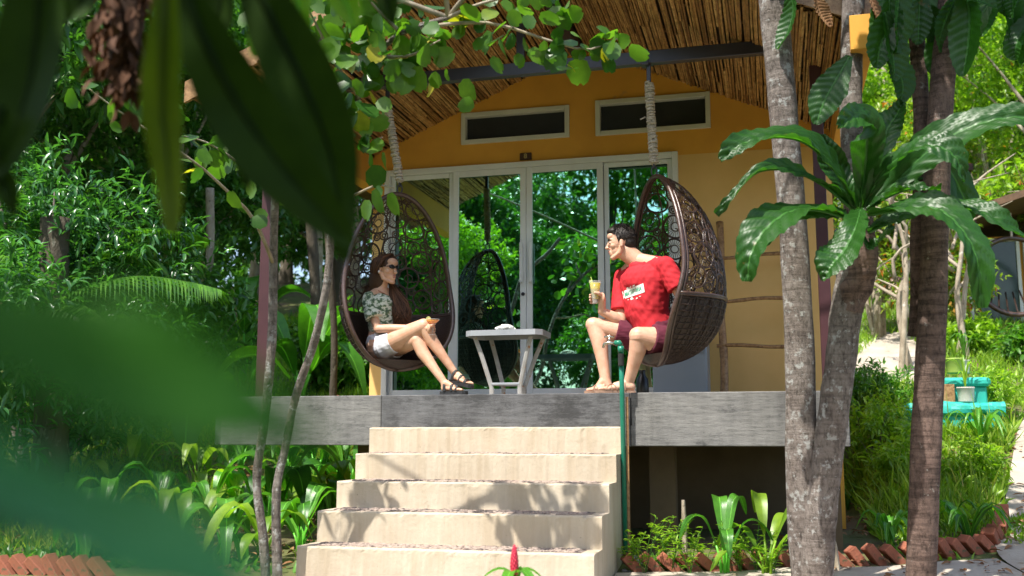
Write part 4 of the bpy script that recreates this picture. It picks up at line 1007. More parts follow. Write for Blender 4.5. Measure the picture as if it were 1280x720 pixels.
# blouse with a leaf print
BL, nt, p_ = new_mat('palm_print_cotton')
c = ramp(nt, noise(nt, 24, 3, .6, stretch=(1, 1, 1.6)), [(.42, (.66, .68, .60)), (.50, (.55, .60, .50)), (.53, (.13, .21, .10)), (.66, (.045, .075, .06))])
v = _n(nt, 'ShaderNodeTexVoronoi'); v.inputs['Scale'].default_value = 34; tc = _n(nt, 'ShaderNodeTexCoord'); nt.links.new(tc.outputs['Object'], v.inputs[0])
c = mixc(nt, ramp(nt, v.outputs['Distance'], [(.18, (.7, .7, .7)), (.26, (0, 0, 0))]), c, (.10, .16, .09)); nt.links.new(c, p_.inputs['Base Color']); p_.inputs['Roughness'].default_value = .8
mb = MB()
for a in (-1, 1): cone(mb, chest+Vector((0, a*.05, .0)), waist+Vector((.01, a*.045, .012)), .105, .112, 18)
cone(mb, waist+Vector((.01, 0, .01)), waist+Vector((.01, 0, -.035)), .125, .118, 18)
for sh, el in ((shR, elR), (shL, elL)):
    cone(mb, neck+Vector((-.015, .0, -.035)), sh, .040, .053, 16); e = sh.lerp(el, .66); mb.tube([sh, sh.lerp(e, .5), e], [.056, .070, .078], 18); mb.ell(sh, (.055,)*3)
mb.ell(chest+Vector((.035, -.045, .0)), (.075, .06, .06)); mb.ell(chest+Vector((.05, .05, .0)), (.07, .06, .06))
blo = remeshed(mb, 'blouse', BL, wom, .0045, 9, wrinkle(.010, 22, 21))
WSH = mat('white_denim', (.72, .72, .76), (.62, .62, .68), 10, .8, .3, 120, .001)
mb = MB(); cone(mb, hip+Vector((0, -.03, .02)), hip+Vector((0, .03, -.02)), .128, .128, 18)
for hp, kn, t in ((hpR, knR, .25), (hpL, knL, .3)): mb.tube([hp+Vector((-.02, 0, 0)), hp.lerp(kn, t)], [.106, .100], 20); mb.ell(hp, (.102,)*3)
remeshed(mb, 'shorts', WSH, wom, .0045, 4, wrinkle(.005, 26, 8))
mb = MB(); nc = neck+Vector((.02, -.01, -.022)); mb.tube([nc+Vector((.052*cos(a), .058*sin(a), -.028*cos(a)-.004)) for a in [q*2*pi/26 for q in range(27)]], .0035, 5)
mb.build('necklace', mat('copper_beads', (.5, .16, .07), (.4, .12, .05), 40, .35, .1, metal=.4), wom, smooth=True)
mb = MB(); mb.ell(P(.002, -.088, -.026), (.010, .006, .012), R=R, n=10, m=8); mb.build('earring', mat('pearl', (.8, .76, .72), (.75, .7, .68), 5, .25, 0), wom, smooth=True)
BLK = mat('black_strap', (.016, .016, .018), (.025, .025, .027), 20, .55, .3)
st = [(.19, .17, .040, .012, .043), (.11, .12, .062, .012, .036), (.02, .045, .095, .011, .038)]
sandal(wom, fL, BLK, 0, .9, .028, st); sandal(wom, fR, BLK, 0, .9, .028, st)
# ------------------------------------------------------------------ vegetation
def bark(name, a, b, lichen, lth, rings):
    m, nt, p = new_mat(name); c = ramp(nt, noise(nt, 5, 8, .75, stretch=(1, 1, .6)), [(.30, a), (.70, b)])
    crack = noise(nt, 34, 8, .8, stretch=(1, 1, .42)); c = mixc(nt, .9, c, ramp(nt, crack, [(.36, (.22, .2, .18)), (.50, (1, 1, 1)), (.70, (1.5, 1.5, 1.5))]), 'MULTIPLY')
    rg = noise(nt, 10, 5, .7, stretch=(.25, .25, 2.6)); c = mixc(nt, rings, c, ramp(nt, rg, [(.40, (.45, .42, .4)), (.52, (1.1, 1.1, 1.1))]), 'MULTIPLY')
    c = mixc(nt, ramp(nt, noise(nt, 15, 7, .7), [(lth, (0, 0, 0)), (lth+.05, (.85, .85, .85))]), c, lichen)
    nt.links.new(c, p.inputs['Base Color']); p.inputs['Roughness'].default_value = .95
    mx = mixc(nt, .4, crack, rg); bump(nt, p, mx, 1.0, .035); return m
BARK = bark('grey_brown_bark', (.27, .235, .21), (.13, .10, .085), (.42, .42, .40), .56, .5)
BARKR = bark('ringed_brown_bark', (.19, .125, .10), (.09, .06, .048), (.33, .31, .28), .62, .85)
BARKL = mat('pale_bark', (.42, .36, .27), (.26, .21, .15), 10, .9, .6, 40, .01, stretch=(1, 1, .6), spots=[((.6, .57, .5), 7, .62), ((.12, .10, .07), 16, .62)])
BARKD = mat('dark_trunk_bark', (.10, .08, .055), (.06, .05, .035), 6, .95, .9, 20, .03, stretch=(1, 1, .5), spots=[((.2, .18, .14), 9, .62)])
L_DEEP = leafmat('deep_green_leaf', (.028, .105, .022), (.09, .235, .045), .30, rough=.3)
L_MID = leafmat('mid_green_leaf', (.035, .12, .018), (.11, .27, .035), .36)
L_YEL = leafmat('yellow_green_leaf', (.10, .22, .02), (.27, .42, .04), .42)
L_BLUE = leafmat('blue_green_leaf', (.030, .115, .036), (.09, .255, .07), .30, rough=.27, spec=.7)
L_CROT = leafmat('mixed_croton_leaf', (.09, .19, .02), (.24, .33, .04), .38, odd=(.50, .16, .03))
L_BROAD = leafmat('broad_glossy_leaf', (.03, .13, .015), (.10, .30, .03), .34, rough=.30, veins=(16, 1.2))
L_BIG = leafmat('corrugated_big_leaf', (.011, .055, .008), (.024, .095, .012), .36, rough=.40, spec=.45, tcol=(2.2, 2.4, .5), veins=(11, 1.4))
L_MANGO = leafmat('shaded_mango_leaf', (.012, .030, .004), (.024, .054, .006), .2, rough=.55, tcol=(1.8, 1.9, .4), spec=.12)  # shade on the near leaves is darkened into this colour
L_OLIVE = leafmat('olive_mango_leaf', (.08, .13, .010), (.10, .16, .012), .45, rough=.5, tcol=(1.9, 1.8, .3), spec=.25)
L_MANGOL = leafmat('sunlit_mango_leaf', (.06, .15, .01), (.13, .26, .02), .5, rough=.4, veins=(14, 1.0))  # lighter copy of the mango leaf, sunlight put into the colour
L_GRASS = leafmat('grass_blade', (.11, .20, .02), (.32, .42, .06), .45, rough=.6, odd=(.38, .34, .12), spec=.3)
L_DRY = leafmat('dry_brown_leaf', (.22, .10, .045), (.36, .20, .10), .25, rough=.8, veins=(12, 1.2), tcol=(1.3, 1.0, .7))
RS = np.random.default_rng(77)
def bark_tube(mb, pts, r0, r1, n=14, seg=26, lump=.05, seed=0, flare=0):
    rng = np.random.default_rng(seed); P = catmull(pts, seg); N = len(P); vs = []; ph = rng.random(6)*6.28; ref = np.array([1., 0, 0])
    for i in range(N):
        t = P[min(i+1, N-1)]-P[max(i-1, 0)]; t /= np.linalg.norm(t); a = ref-t*np.dot(ref, t); a /= np.linalg.norm(a); ref = a; b = np.cross(t, a); u = i/(N-1)
        r = r0+(r1-r0)*u+flare*max(0, 1-u*7)**2
        for k in range(n):
            th = 2*pi*k/n; q = 1+lump*(sin(2*th+ph[0]+u*9)+.6*sin(3*th+ph[1]-u*14)+.5*sin(5*th+ph[2]+u*31))+rng.normal()*lump*.18+lump*.45*sin(u*seg*1.7+ph[3])
            vs.append(P[i]+(a*cos(th)+b*sin(th))*r*q)
    fs = [(i*n+k, i*n+(k+1) % n, (i+1)*n+(k+1) % n, (i+1)*n+k) for i in range(N-1) for k in range(n)]+[tuple((N-1)*n+k for k in range(n))]
    mb.add(vs, fs); return P
def cross_copy(o, loc, rz, sc, label=None, group=None):
    c = o.copy(); COL.objects.link(c); c.location = loc; c.rotation_euler = (0, 0, rz); c.scale = (sc,)*3
    if label: c['label'] = label
    if group: c['group'] = group
    for ch in list(o.children):
        d = ch.copy(); COL.objects.link(d); d.parent = c
    return c
def make_tree(name, base, h, cr, trunk_r, leafm, barkm, ntw, per, L, W, kind, label, cat, group, seed, lean=(0, 0), nb=9, spread=1.0, low=.35, cz=None):
    """trunk, limbs reaching into several leaf masses; base in world coordinates; geometry local so that it can be copied"""
    rng = random.Random(seed); nr = np.random.default_rng(seed)
    t = root(name, (0, 0, 0), label, cat, group); top = (lean[0], lean[1], h*.8); mb = MB()
    bark_tube(mb, [(0, 0, -.3), (lean[0]*.3+rng.uniform(-.1, .1), lean[1]*.3, h*.3), (lean[0]*.7, lean[1]*.7+rng.uniform(-.1, .1), h*.6), top], trunk_r, trunk_r*.35, 10, 14, .05, seed, trunk_r*.5)
    blobs = []
    for i in range(nb):
        a = 6.28*i/nb*1.618+rng.uniform(-.4, .4); rr = cr*rng.uniform(.25, .85)*spread; z = h*(low+(1-low)*(i+.5)/nb)+rng.uniform(-.2, .2)
        taper = sqrt(max(.15, 1-((z/h-.62)/.6)**2)); c = (lean[0]*z/h+rr*cos(a)*taper, lean[1]*z/h+rr*sin(a)*taper, z); b = cr*rng.uniform(.32, .52)
        blobs.append((c, (b, b, b*rng.uniform(.6, .85))))
        s = z*.62; mb.tube(catmull([(lean[0]*s/h*.9, lean[1]*s/h*.9, s), ((c[0])*.5, c[1]*.5, (s+z)/2+.1), c], 6), [trunk_r*.35, trunk_r*.3, trunk_r*.22, trunk_r*.16, trunk_r*.12, trunk_r*.06], 6)
        for k in range(3): mb.tube([c, (c[0]+rng.uniform(-b, b)*.8, c[1]+rng.uniform(-b, b)*.8, c[2]+rng.uniform(-.3, .6)*b)], [trunk_r*.1, trunk_r*.04], 4)
    o = mb.build('trunk', barkm, t, smooth=True)
    V, F = blob_leaves(nr, blobs, ntw, per, L, W, kind)
    npmesh('crown', V, F, leafm, t); t.location = base; WL[t.name] = (0, 0, 0)
    return t
def at_ground(px, D):
    p = PD(px, 545, D); return (p[0], p[1], gz(p[0], p[1])-.03)
# ---- background trees on the slope behind the house (left and right of it)
G1 = 'trees on the slope behind the bungalow'
tA = make_tree('broadleaf_tree', at_ground(205, 17), 7.5, 2.4, .13, L_DEEP, BARKL, 2300, 6, .20, .085, 'diamond', 'tall broadleaf tree at the far left of the slope behind the shrub', 'tree', G1, 1)
tB = make_tree('broadleaf_tree', at_ground(330, 21), 9.0, 2.8, .15, L_MID, BARKD, 2300, 6, .22, .10, 'diamond', 'broadleaf tree seen past the left maroon porch post', 'tree', G1, 2)
tC = make_tree('broadleaf_tree', at_ground(1130, 24), 8.5, 2.6, .14, L_YEL, BARKL, 2300, 6, .19, .085, 'diamond', 'bright broadleaf tree above the lawn right of the bungalow', 'tree', G1, 3, low=.2)
pr = sorted([(tA, 60, 15.5, 1.0), (tA, -40, 13, 1.15), (tB, 120, 20, 1.05), (tB, 10, 24, 1.2), (tA, 250, 24, 1.2), (tB, 420, 26, 1.2), (tA, 390, 19.5, .95), (tB, 200, 30, 1.4), (tA, 310, 32, 1.4), (tB, 70, 31, 1.4), (tA, 440, 34, 1.5), (tA, -90, 22, 1.3), (tB, 350, 38, 1.6),
      (tC, 1250, 27, 1.1), (tB, 1190, 31, 1.2), (tA, 1080, 31, 1.25), (tC, 1330, 20, 1.0), (tB, 1290, 36, 1.4), (tA, 1150, 39, 1.5), (tB, 1040, 40, 1.5), (tB, 1400, 26, 1.2), (tA, 520, 40, 1.5), (tB, 640, 40, 1.4), (tA, 800, 40, 1.4), (tB, 940, 38, 1.4)], key=lambda q: q[1])
ords = ['one of the dim broadleaf trees packed on the slope behind the house']
for i, (t, px, D, s) in enumerate(pr):
    cross_copy(t, at_ground(px, D), i*2.1, s, nth(i)+' from the left of the dim broadleaf trees packed on the slope behind', 'dim trees packed on the slope')
# far wood
nr = np.random.default_rng(5); bl = []
for i in range(70):
    px = -300+i*27; p = at_ground(px, 47+6*math.sin(i*1.7))
    for k in range(3): bl.append(((p[0], p[1], p[2]+1.5+3.2*k), (2.6, 2.2, 2.3)))
V, F = blob_leaves(nr, bl, 14000, 5, .5, .28, 'diamond'); tag(npmesh('far_wood', V, F, L_DEEP), kind='stuff')
# ---- trees on the camera's side of the garden (they stand in the door glass)
G2 = 'trees mirrored in the door glass'
rv = [(tB, (-5.2, -15), 1.3), (tA, (-9.5, -17), 1.6), (tB, (-2.2, -17), 1.1), (tC, (-13.5, -18), 1.6), (tB, (-18, -15), 1.5), (tA, (-7.6, -6.2), .9), (tB, (-10.4, -4.4), .8), (tB, (-9.2, -6.5), 1.0), (tA, (-6.4, -8.0), .95), (tC, (-11.8, -8.5), 1.05), (tA, (-8.3, -11), 1.15), (tC, (-14.2, -6), 1.1), (tB, (-12, -13), 1.25), (tC, (-4.6, -10.5), .7), (tC, (-7.4, -3.4), .68), (tB, (-3.6, -5.2), .62), (tA, (-16, -11), 1.3), (tA, (-1.2, -9), .62), (tC, (-9.5, -2.2), .6)]
for i, (t, (x, y), s) in enumerate(rv): cross_copy(t, (x, y, 0), i*1.7, s, nth(i)+' tree of the garden opposite, seen only mirrored in the door glass', G2)
# ---- big lanceolate shrub, left
def shrub(name, px, py0, D, h, r, leafm, ntw, per, L, W, kind, label, seed, group=None, cat='shrub', stems=7, stemm=None, blobn=12, base=None, droop=.1):
    b = base or at_ground(px, D); rng = random.Random(seed); nr = np.random.default_rng(seed); t = root(name, b, label, cat, group); blobs = []; mb = MB()
    for i in range(blobn):
        a = rng.uniform(0, 6.28); q = rng.uniform(.1, .75); z = h*rng.uniform(.22, .92); c = (b[0]+r*q*cos(a), b[1]+r*q*sin(a), b[2]+z); s = r*rng.uniform(.28, .45)
        blobs.append((c, (s, s, s*.9)))
        mb.tube(catmull([(b[0]+rng.uniform(-.1, .1)*r, b[1]+rng.uniform(-.1, .1)*r, b[2]-.1), (b[0]+r*q*.5*cos(a), b[1]+r*q*.5*sin(a), b[2]+z*.6), c], 7), [.022*h*.5, .02*h*.5, .017*h*.5, .014*h*.5, .011*h*.5, .008*h*.5, .004*h*.5], 6)
    mb.build('stem', stemm or BARK, t, smooth=True); V, F = blob_leaves(nr, blobs, ntw, per, L, W, kind, droop=droop); npmesh('foliage', V, F, leafm, t); return t
shrub('leafy_shrub', 55, 0, 11.0, 3.9, 1.55, L_BLUE, 2100, 7, .15, .042, 'lance', 'big shrub with narrow glossy leaves at the far left', 8, blobn=22)
shrub('leafy_shrub', -70, 0, 9.5, 3.2, 1.3, L_BLUE, 1100, 7, .15, .042, 'lance', 'narrow leaved shrub cut by the left edge of the view', 9, blobn=14)
shrub('leafy_shrub', 215, 0, 14.5, 2.2, 1.4, L_DEEP, 1000, 7, .18, .06, 'lance', 'dark shrub behind the palm frond', 10, blobn=12)
shrub('leafy_shrub', 420, 0, 15.5, 1.4, .9, L_MID, 700, 6, .16, .06, 'lance', 'low shrub seen between the thin stems and the left chair', 12, blobn=8)
# ---- bushes right of the deck
shrub('garden_bush', 1092, 0, 10.9, .62, .48, L_YEL, 300, 6, .085, .032, 'lance', 'dark leafy bush on the slope beside the right end of the deck', 13, blobn=10)
shrub('garden_bush', 1215, 0, 15.6, .45, .5, L_YEL, 500, 6, .12, .05, 'lance', 'bright green bush behind the turquoise planter', 14, blobn=9)
shrub('garden_bush', 1290, 0, 14.5, .4, .4, L_MID, 160, 6, .13, .055, 'lance', 'green bush beside the far porch at the right edge', 15, blobn=8)
for i, (px, D, h, r, lab) in enumerate(((1170, 16.5, 4.0, 1.1, 'croton bush with orange flecks right behind the right hand tree trunk'), (1265, 25.5, 6.0, 1.7, 'croton bush rising above the roof of the far bungalow at the right'), (1105, 17.5, 4.3, .9, 'croton bush between the porch eave and the right hand tree trunk'))):
    shrub('croton_bush', px, 0, D, h, r, L_CROT, 1000, 6, .13, .05, 'lance', lab, 30+i, 'croton bushes', stemm=BARKL, blobn=15)
for i, (px, py, h, r, lab) in enumerate(((1075, 520, .55, .4, 'leafy bush low on the slope hard by the deck corner'), (1115, 505, .45, .4, 'leafy bush on the slope midway between the two big trees'), (1130, 600, .3, .3, 'low leafy plant in the grass left of the right hand trunk'), (1215, 610, .35, .3, 'low leafy plant in the grass right of the right hand trunk'), (1240, 520, .5, .35, 'leafy plant beside the path below the planter'))):
    p = GP(px, py); shrub('low_bush', 0, 0, 0, h, r, L_MID if i < 2 else L_YEL, 170, 6, .09, .03, 'lance', lab, 80+i, 'low bushes of the right bed', blobn=7, base=(p[0], p[1], p[2]))
# bare stems
for i, (px, D) in enumerate(((1130, 14.2), (1143, 14.4), (1205, 15.2), (1215, 15.0))):
    mb = MB(); b = at_ground(px, D); r = random.Random(i); bark_tube(mb, [b, (b[0]+r.uniform(-.15, .15), b[1], b[2]+1), (b[0]+r.uniform(-.2, .25), b[1], b[2]+1.9), (b[0]+r.uniform(-.4, .4), b[1], b[2]+2.7)], .05, .02, 8, 20, .08, i)
    for k in range(6): z = r.uniform(.8, 3); mb.tube(catmull([(b[0], b[1], b[2]+z), (b[0]+r.uniform(-.5, .5), b[1]+r.uniform(-.3, .3), b[2]+z+.4), (b[0]+r.uniform(-1, 1), b[1]+r.uniform(-.4, .4), b[2]+z+.7)], 6), [.03, .028, .024, .018, .012, .006], 5)
    tag(mb.build('bare_stem', BARKL, smooth=True), ['pale bare branching stem left of the right hand trunk, nearer the house', 'pale bare branching stem hidden partly by the right hand trunk', 'brown bare stem right of the right hand trunk above the green pot', 'thicker bare stem right of the right hand trunk before the far porch'][i], 'tree stem', 'bare stems right of the house')
# ---- pale background trunks left
for i, (px, D, r, h, pts) in enumerate(((262, 15.5, .075, 5, [(262, 500), (258, 380), (263, 300), (262, 235)]), (252, 15, .05, 3, [(262, 420), (258, 392), (266, 372)]), (415, 13.5, .05, 4, [(416, 500), (418, 420), (412, 330), (405, 220)]), (395, 15.5, .09, 4, [(392, 500), (396, 400), (390, 300), (385, 180)]))):
    if i == 1: continue
    mb = MB(); bark_tube(mb, [PD(x, y, D) for x, y in pts], r, r*.8, 10, 16, .06, i); g = at_ground(pts[0][0], D); mb.tube([g, PD(pts[0][0], pts[0][1], D)], r, 8)
    tag(mb.build('tree_trunk', BARKL if i < 2 else BARKD, smooth=True), ['pale slender trunk left of the maroon post', '', 'thin dark trunk just left of the left hanging chair', 'thicker dim trunk between the two leaning stems'][i], 'tree', 'bare trunks behind the left end of the deck')
# palm trunk dark with root foot at the far left
mb = MB(); b = at_ground(62, 10.5); bark_tube(mb, [b, (b[0]+.02, b[1], b[2]+.7), (b[0]-.05, b[1], b[2]+1.6), (b[0]-.1, b[1], b[2]+3.0)], .19, .15, 14, 30, .05, 4, .12)
for k in range(7): a = k*.9; mb.tube(catmull([(b[0], b[1], b[2]+.35), (b[0]+.25*cos(a), b[1]+.25*sin(a), b[2]+.1), (b[0]+.55*cos(a), b[1]+.55*sin(a), gz(b[0]+.55*cos(a), b[1]+.55*sin(a))-.03)], 6), [.08, .07, .06, .05, .04, .02], 6)
PT = root('palm_tree', b, 'dark trunked palm with arching feather fronds left of the deck', 'palm'); mb.build('trunk', BARKD, PT, smooth=True)
def palm_frond(parent, path, ll, lw, n, m, droop=.4, seed=0):
    rng = random.Random(seed); P = catmull(path, n); mb = MB(); mb.tube(P, [max(.003, .016*(1-i/n)) for i in range(n)], 5); pos = []; d = []; up = []
    L = []
    for i in range(1, n):
        t = P[min(i+1, n-1)]-P[i-1]; t /= np.linalg.norm(t); s = np.cross(t, (0, 0, 1)); s /= np.linalg.norm(s)+1e-9; u = i/n; pl = ll*(sin(pi*min(1, u*.85+.12))**.6)
        for q in (-1, 1): pos.append(P[i]); dd = t*.65+s*q*(.8)+np.array([0, 0, -droop*rng.uniform(.6, 1.2)]); d.append(dd); up.append((0, 0, 1)); L.append(pl*rng.uniform(.88, 1.08))
    V, F = leaves(np.array(pos), np.array(d), np.array(up, float), np.array(L), lw, 'blade'); mb.add(V, [tuple(f) for f in F]); return mb.build('frond', m, parent)
c0 = np.array([b[0]-.1, b[1], b[2]+1.9])
for i, (tx, ty, tD, rise) in enumerate(((275, 362, 10.2, .55), (200, 330, 11.5, .8), (262, 300, 12.5, 1.0), (150, 420, 9.6, .4), (-60, 330, 10, .7), (-20, 220, 11, 1.2), (60, 250, 12.5, 1.2), (120, 470, 10.5, .3))):
    e = PD(tx, ty, tD); m_ = (c0+e)/2+np.array([0, 0, rise*.55]); palm_frond(PT, [c0, c0*.7+m_*.3+np.array([0, 0, rise*.3]), m_, e*.65+m_*.35+np.array([0, 0, .05*rise]), e], .52, .026, 58, L_MID, .35, i)
# ---- banana and broad leaved plants
def broad_plant(name, b, specs, label, cat='plant', group=None, m=None, fold=.12, corr=0, stem=True, seed=0, ragged=0, nv=8, n=14):
    """specs: (heading deg, length, rise, width, droop) per leaf; every blade arches from the crown of stalks"""
    t = root(name, b, label, cat, group); st = MB(); mb = MB(); rng = random.Random(seed)
    for i, (hd, L, rise, W, dr) in enumerate(specs):
        a = radians(hd); d = np.array([cos(a), sin(a), 0]); z = np.array([0, 0, 1.]); o = np.array(b)+d*.02
        sl = L*.35 if stem else .02; s1 = o+d*sl*.35+z*sl*rise; p = [s1, s1+d*L*.32+z*L*.30*rise, s1+d*L*.68+z*L*(.38*rise-dr*.35), s1+d*L*.95+z*L*(.30*rise-dr*.95)]
        leafgrid(mb, p, W, n, nv, fold=fold, corr=corr, seed=seed*31+i, ragged=ragged, twist=rng.uniform(-.5, .5), wave=W*.05)
        tubeuv(mb, [o-z*.05, o+d*sl*.1+z*sl*rise*.6, s1], [W*.06+.004, W*.05+.004, W*.035+.003], 6)
    mb.build('foliage', m or L_BROAD, t, smooth=True); return t
rb = random.Random(44)
def rspecs(n, L, W, rise=(1.0, 2.0), dr=(.3, .9), seed=0):
    r = random.Random(seed); return [(r.uniform(0, 360), L*r.uniform(.7, 1.1), r.uniform(*rise), W*r.uniform(.8, 1.15), r.uniform(*dr)) for _ in range(n)]
def gp(px, py): p = GP(px, py); return (p[0], p[1], p[2]-.01)
broad_plant('banana_plant', at_ground(235, 12.5), [(200, 1.0, 1.5, .42, .3), (20, 1.1, 1.6, .40, .2), (300, .9, .9, .46, .7), (-20, 1.1, .8, .44, .6), (90, .9, 1.6, .4, .4), (150, .8, 1.9, .36, .4)], 'young banana plant with wide leaves left of the maroon post', 'banana plant', 'banana plants', seed=1, nv=10, ragged=.04)
broad_plant('banana_plant', at_ground(375, 14.5), [(180, 1.1, 1.9, .4, .4), (0, 1.2, 1.7, .42, .6), (250, .9, 1.5, .4, .8), (-50, 1.0, 2.1, .38, .5), (90, 1.0, 1.7, .4, .4), (-20, 1.2, 1.2, .4, .9)], 'banana plant between the maroon post and the left chair', 'banana plant', 'banana plants', seed=2, ragged=.04)
broad_plant('banana_plant', at_ground(300, 16.5), [(170, 1.3, 1.9, .45, .5), (10, 1.4, 1.7, .45, .6), (250, 1.1, 1.8, .42, .8), (-60, 1.2, 2.1, .4, .5), (90, 1.0, 1.7, .4, .4)], 'taller banana plant farther up the slope behind the maroon post', 'banana plant', 'banana plants', seed=3, ragged=.04)
GL = 'broad leaved clumps in the left bed'
pl_ = [(90, 628), (140, 655), (200, 640), (245, 610), (262, 652), (300, 590), (300, 640), (335, 655), (360, 600), (385, 640), (395, 600), (415, 655), (330, 700), (375, 690), (280, 700), (220, 690), (430, 590), (440, 625), (170, 600), (40, 660), (100, 700)]
for i, (x, y) in enumerate(pl_):
    g = gp(x, y); sc = 1.0 if x > 60 else .8
    broad_plant('ginger_clump', g, rspecs(8, .42*sc, .13, (.8, 2.0), (.3, 1.0), 100+i), ('tall' if y < 630 else 'low')+' ginger clump in the left bed, '+nth(sorted(pl_).index((x, y)))+' counted from the left edge', 'plant', GL, m=L_BROAD if i % 3 else L_YEL, seed=50+i, nv=4, n=9)
broad_plant('taro_plant', gp(432, 640), [(170, .75, 1.7, .34, .7), (60, .7, 2.0, .32, .6), (230, .6, 1.3, .3, .8), (300, .5, 1.0, .28, .8), (0, .5, 1.6, .28, .8)], 'dark taro plant with large leaves tucked against the left side of the stairs', 'plant', m=L_BLUE if False else L_BROAD, seed=5)
broad_plant('taro_plant', gp(352, 640), [(200, .6, 1.4, .26, .8), (20, .55, 1.7, .24, .7), (260, .5, 1.1, .24, .9), (320, .5, 1.3, .24, .8)], 'taro plant at the foot of the two leaning stems', 'plant', seed=6)
# ---- grass and ground cover
clip = None
def grass_field(name, n, area, L, W, m, seed, kind='blade', clump=3, z0=0, dens=None, up=1.2):
    nr = np.random.default_rng(seed); x = nr.uniform(area[0], area[1], n*3); y = nr.uniform(area[2], area[3], n*3)
    k = np.sin(x*2.1+np.sin(y*1.7)*2)+np.sin(y*2.7+x*.8)+nr.normal(size=n*3)*.9 > (-.4 if dens is None else dens)
    inb = (x > -4.6) & (x < .75) & (y > 7.7) & (y < 14.3); k &= ~inb
    if clip: k &= clip(x, y)
    x, y = x[k][:n], y[k][:n]; z = ground(x, y)+z0; d = nr.normal(size=(len(x), 3))*.55; d[:, 2] = up
    u = nr.normal(size=(len(x), 3)); V, F = leaves(np.stack([x, y, z], 1), d, u, L*(.5+nr.random(len(x))), W*(.7+.6*nr.random(len(x))), kind); return tag(npmesh(name, V, F, m), kind='stuff')
PLX = [xy(1250, 700), xy(1256, 640), xy(1266, 575), xy(1278, 530), xy(1300, 500)]
def path_left(y): return np.interp(y, [p[1] for p in PLX], [p[0] for p in PLX])
UPX = [xy(1040, 500), xy(1062, 455), xy(1095, 425)]; UPR = [xy(1175, 500), xy(1165, 462), xy(1150, 432)]
def clip(x, y):
    on = (y > UPX[0][1]+.3) & (y < UPX[2][1]+.3) & (x > np.interp(y, [p[1] for p in UPX], [p[0] for p in UPX])+.05) & (x < np.interp(y, [p[1] for p in UPR], [p[0] for p in UPR])-.05)
    return ((x < path_left(y)-.06) | (y > 14) | (x < 0)) & ~on
grass_field('right_bed_grass', 9000, (.5, 3.6, 8.2, 13.6), .15, .011, L_GRASS, 1, dens=.5)
grass_field('right_bed_leaves', 3600, (.5, 3.6, 8.4, 13.6), .15, .045, L_YEL, 14, 'lance', up=.8, dens=.6)
grass_field('right_bed_tall_grass', 900, (.5, 3.6, 8.6, 13.6), .34, .016, L_GRASS, 15, up=1.5, dens=.9)
grass_field('upper_lawn', 34000, (-1, 9, 13.5, 27), .16, .022, L_YEL, 2, dens=-1.2)
grass_field('left_slope_grass', 26000, (-12, -3.2, 7.3, 14), .15, .011, L_GRASS, 3, dens=.3)
grass_field('left_lawn', 26000, (-14, -4.2, 13.5, 24), .18, .022, L_YEL, 4, dens=-1.2)
grass_field('left_weeds', 5200, (-9, -3.25, 6.9, 12.5), .10, .045, L_MID, 5, 'lance', up=.5)
grass_field('right_weeds', 3600, (.5, 3.4, 8.0, 13), .075, .03, L_YEL, 6, 'lance', up=.5)
clip0 = clip; BRL = [xy(792, 716), xy(1150, 703), xy(1232, 690)]
def clip(x, y): return y > np.interp(x, [q[0] for q in BRL], [q[1] for q in BRL])+.1
grass_field('soil_weeds', 3000, (-.95, .5, 7.2, 7.75), .07, .02, L_MID, 7, 'lance', up=.9, dens=-.2)
grass_field('bed_weeds', 4200, (.3, 2.1, 7.4, 9.2), .075, .022, L_YEL, 8, 'lance', up=.9)
clip = clip0
nr = np.random.default_rng(12); n = 2600; x = nr.uniform(-9, 4.5, n); y = nr.uniform(6.9, 12, n); k = (x > 0) | (x < -3.3); x, y = x[k], y[k]
d = nr.normal(size=(len(x), 3)); d[:, 2] *= .15; u = nr.normal(size=(len(x), 3))*.3; u[:, 2] = 1
V, F = leaves(np.stack([x, y, ground(x, y)+.035], 1), d, u, .08*(.5+nr.random(len(x))), .04, 'lance'); tag(npmesh('leaf_litter', V, F, L_DRY), kind='stuff')
def gy(px, Y):
    p = PY(px, 690, Y); return (p[0], Y, gz(p[0], Y)-.01)
# thin tall weeds: branching stalks with small leaves near the pipe
GW = 'weeds in the bed by the standpipe'
WD = ((805, 690, .34), (822, 692, .28), (838, 695, .30), (862, 696, .26), (905, 695, .22), (925, 700, .28), (790, 697, .2), (880, 700, .2), (945, 700, .24), (965, 698, .2))
for i, (x, y, h) in enumerate(WD):
    g = gy(x, 7.3+.35*((i*37) % 10)/10); h *= 1.25; r = random.Random(i); mb = MB(); pos = []; dd = []
    t = root('weed_plant', g, nth(sorted(WD).index(WD[i]))+' thin leaved weed counted rightwards from the standpipe', 'weed', GW)
    for s in range(6):
        a = r.uniform(0, 6.28); l = h*r.uniform(.6, 1.1); e = (g[0]+l*.45*cos(a), g[1]+l*.45*sin(a), g[2]+l); P = catmull([g, ((g[0]*.6+e[0]*.4), (g[1]*.6+e[1]*.4), g[2]+l*.6), e], 8); mb.tube(P, .0022, 4)
        for q in P[2:]:
            for _ in range(3): pos.append(q); dd.append((r.gauss(0, 1), r.gauss(0, 1), r.uniform(.0, .8)))
    mb.build('stem', L_MID, t); V, F = leaves(np.array(pos), np.array(dd), np.tile([0, 0, 1.], (len(pos), 1))+.1, .055, .013, 'lance'); npmesh('foliage', V, F, L_YEL, t)
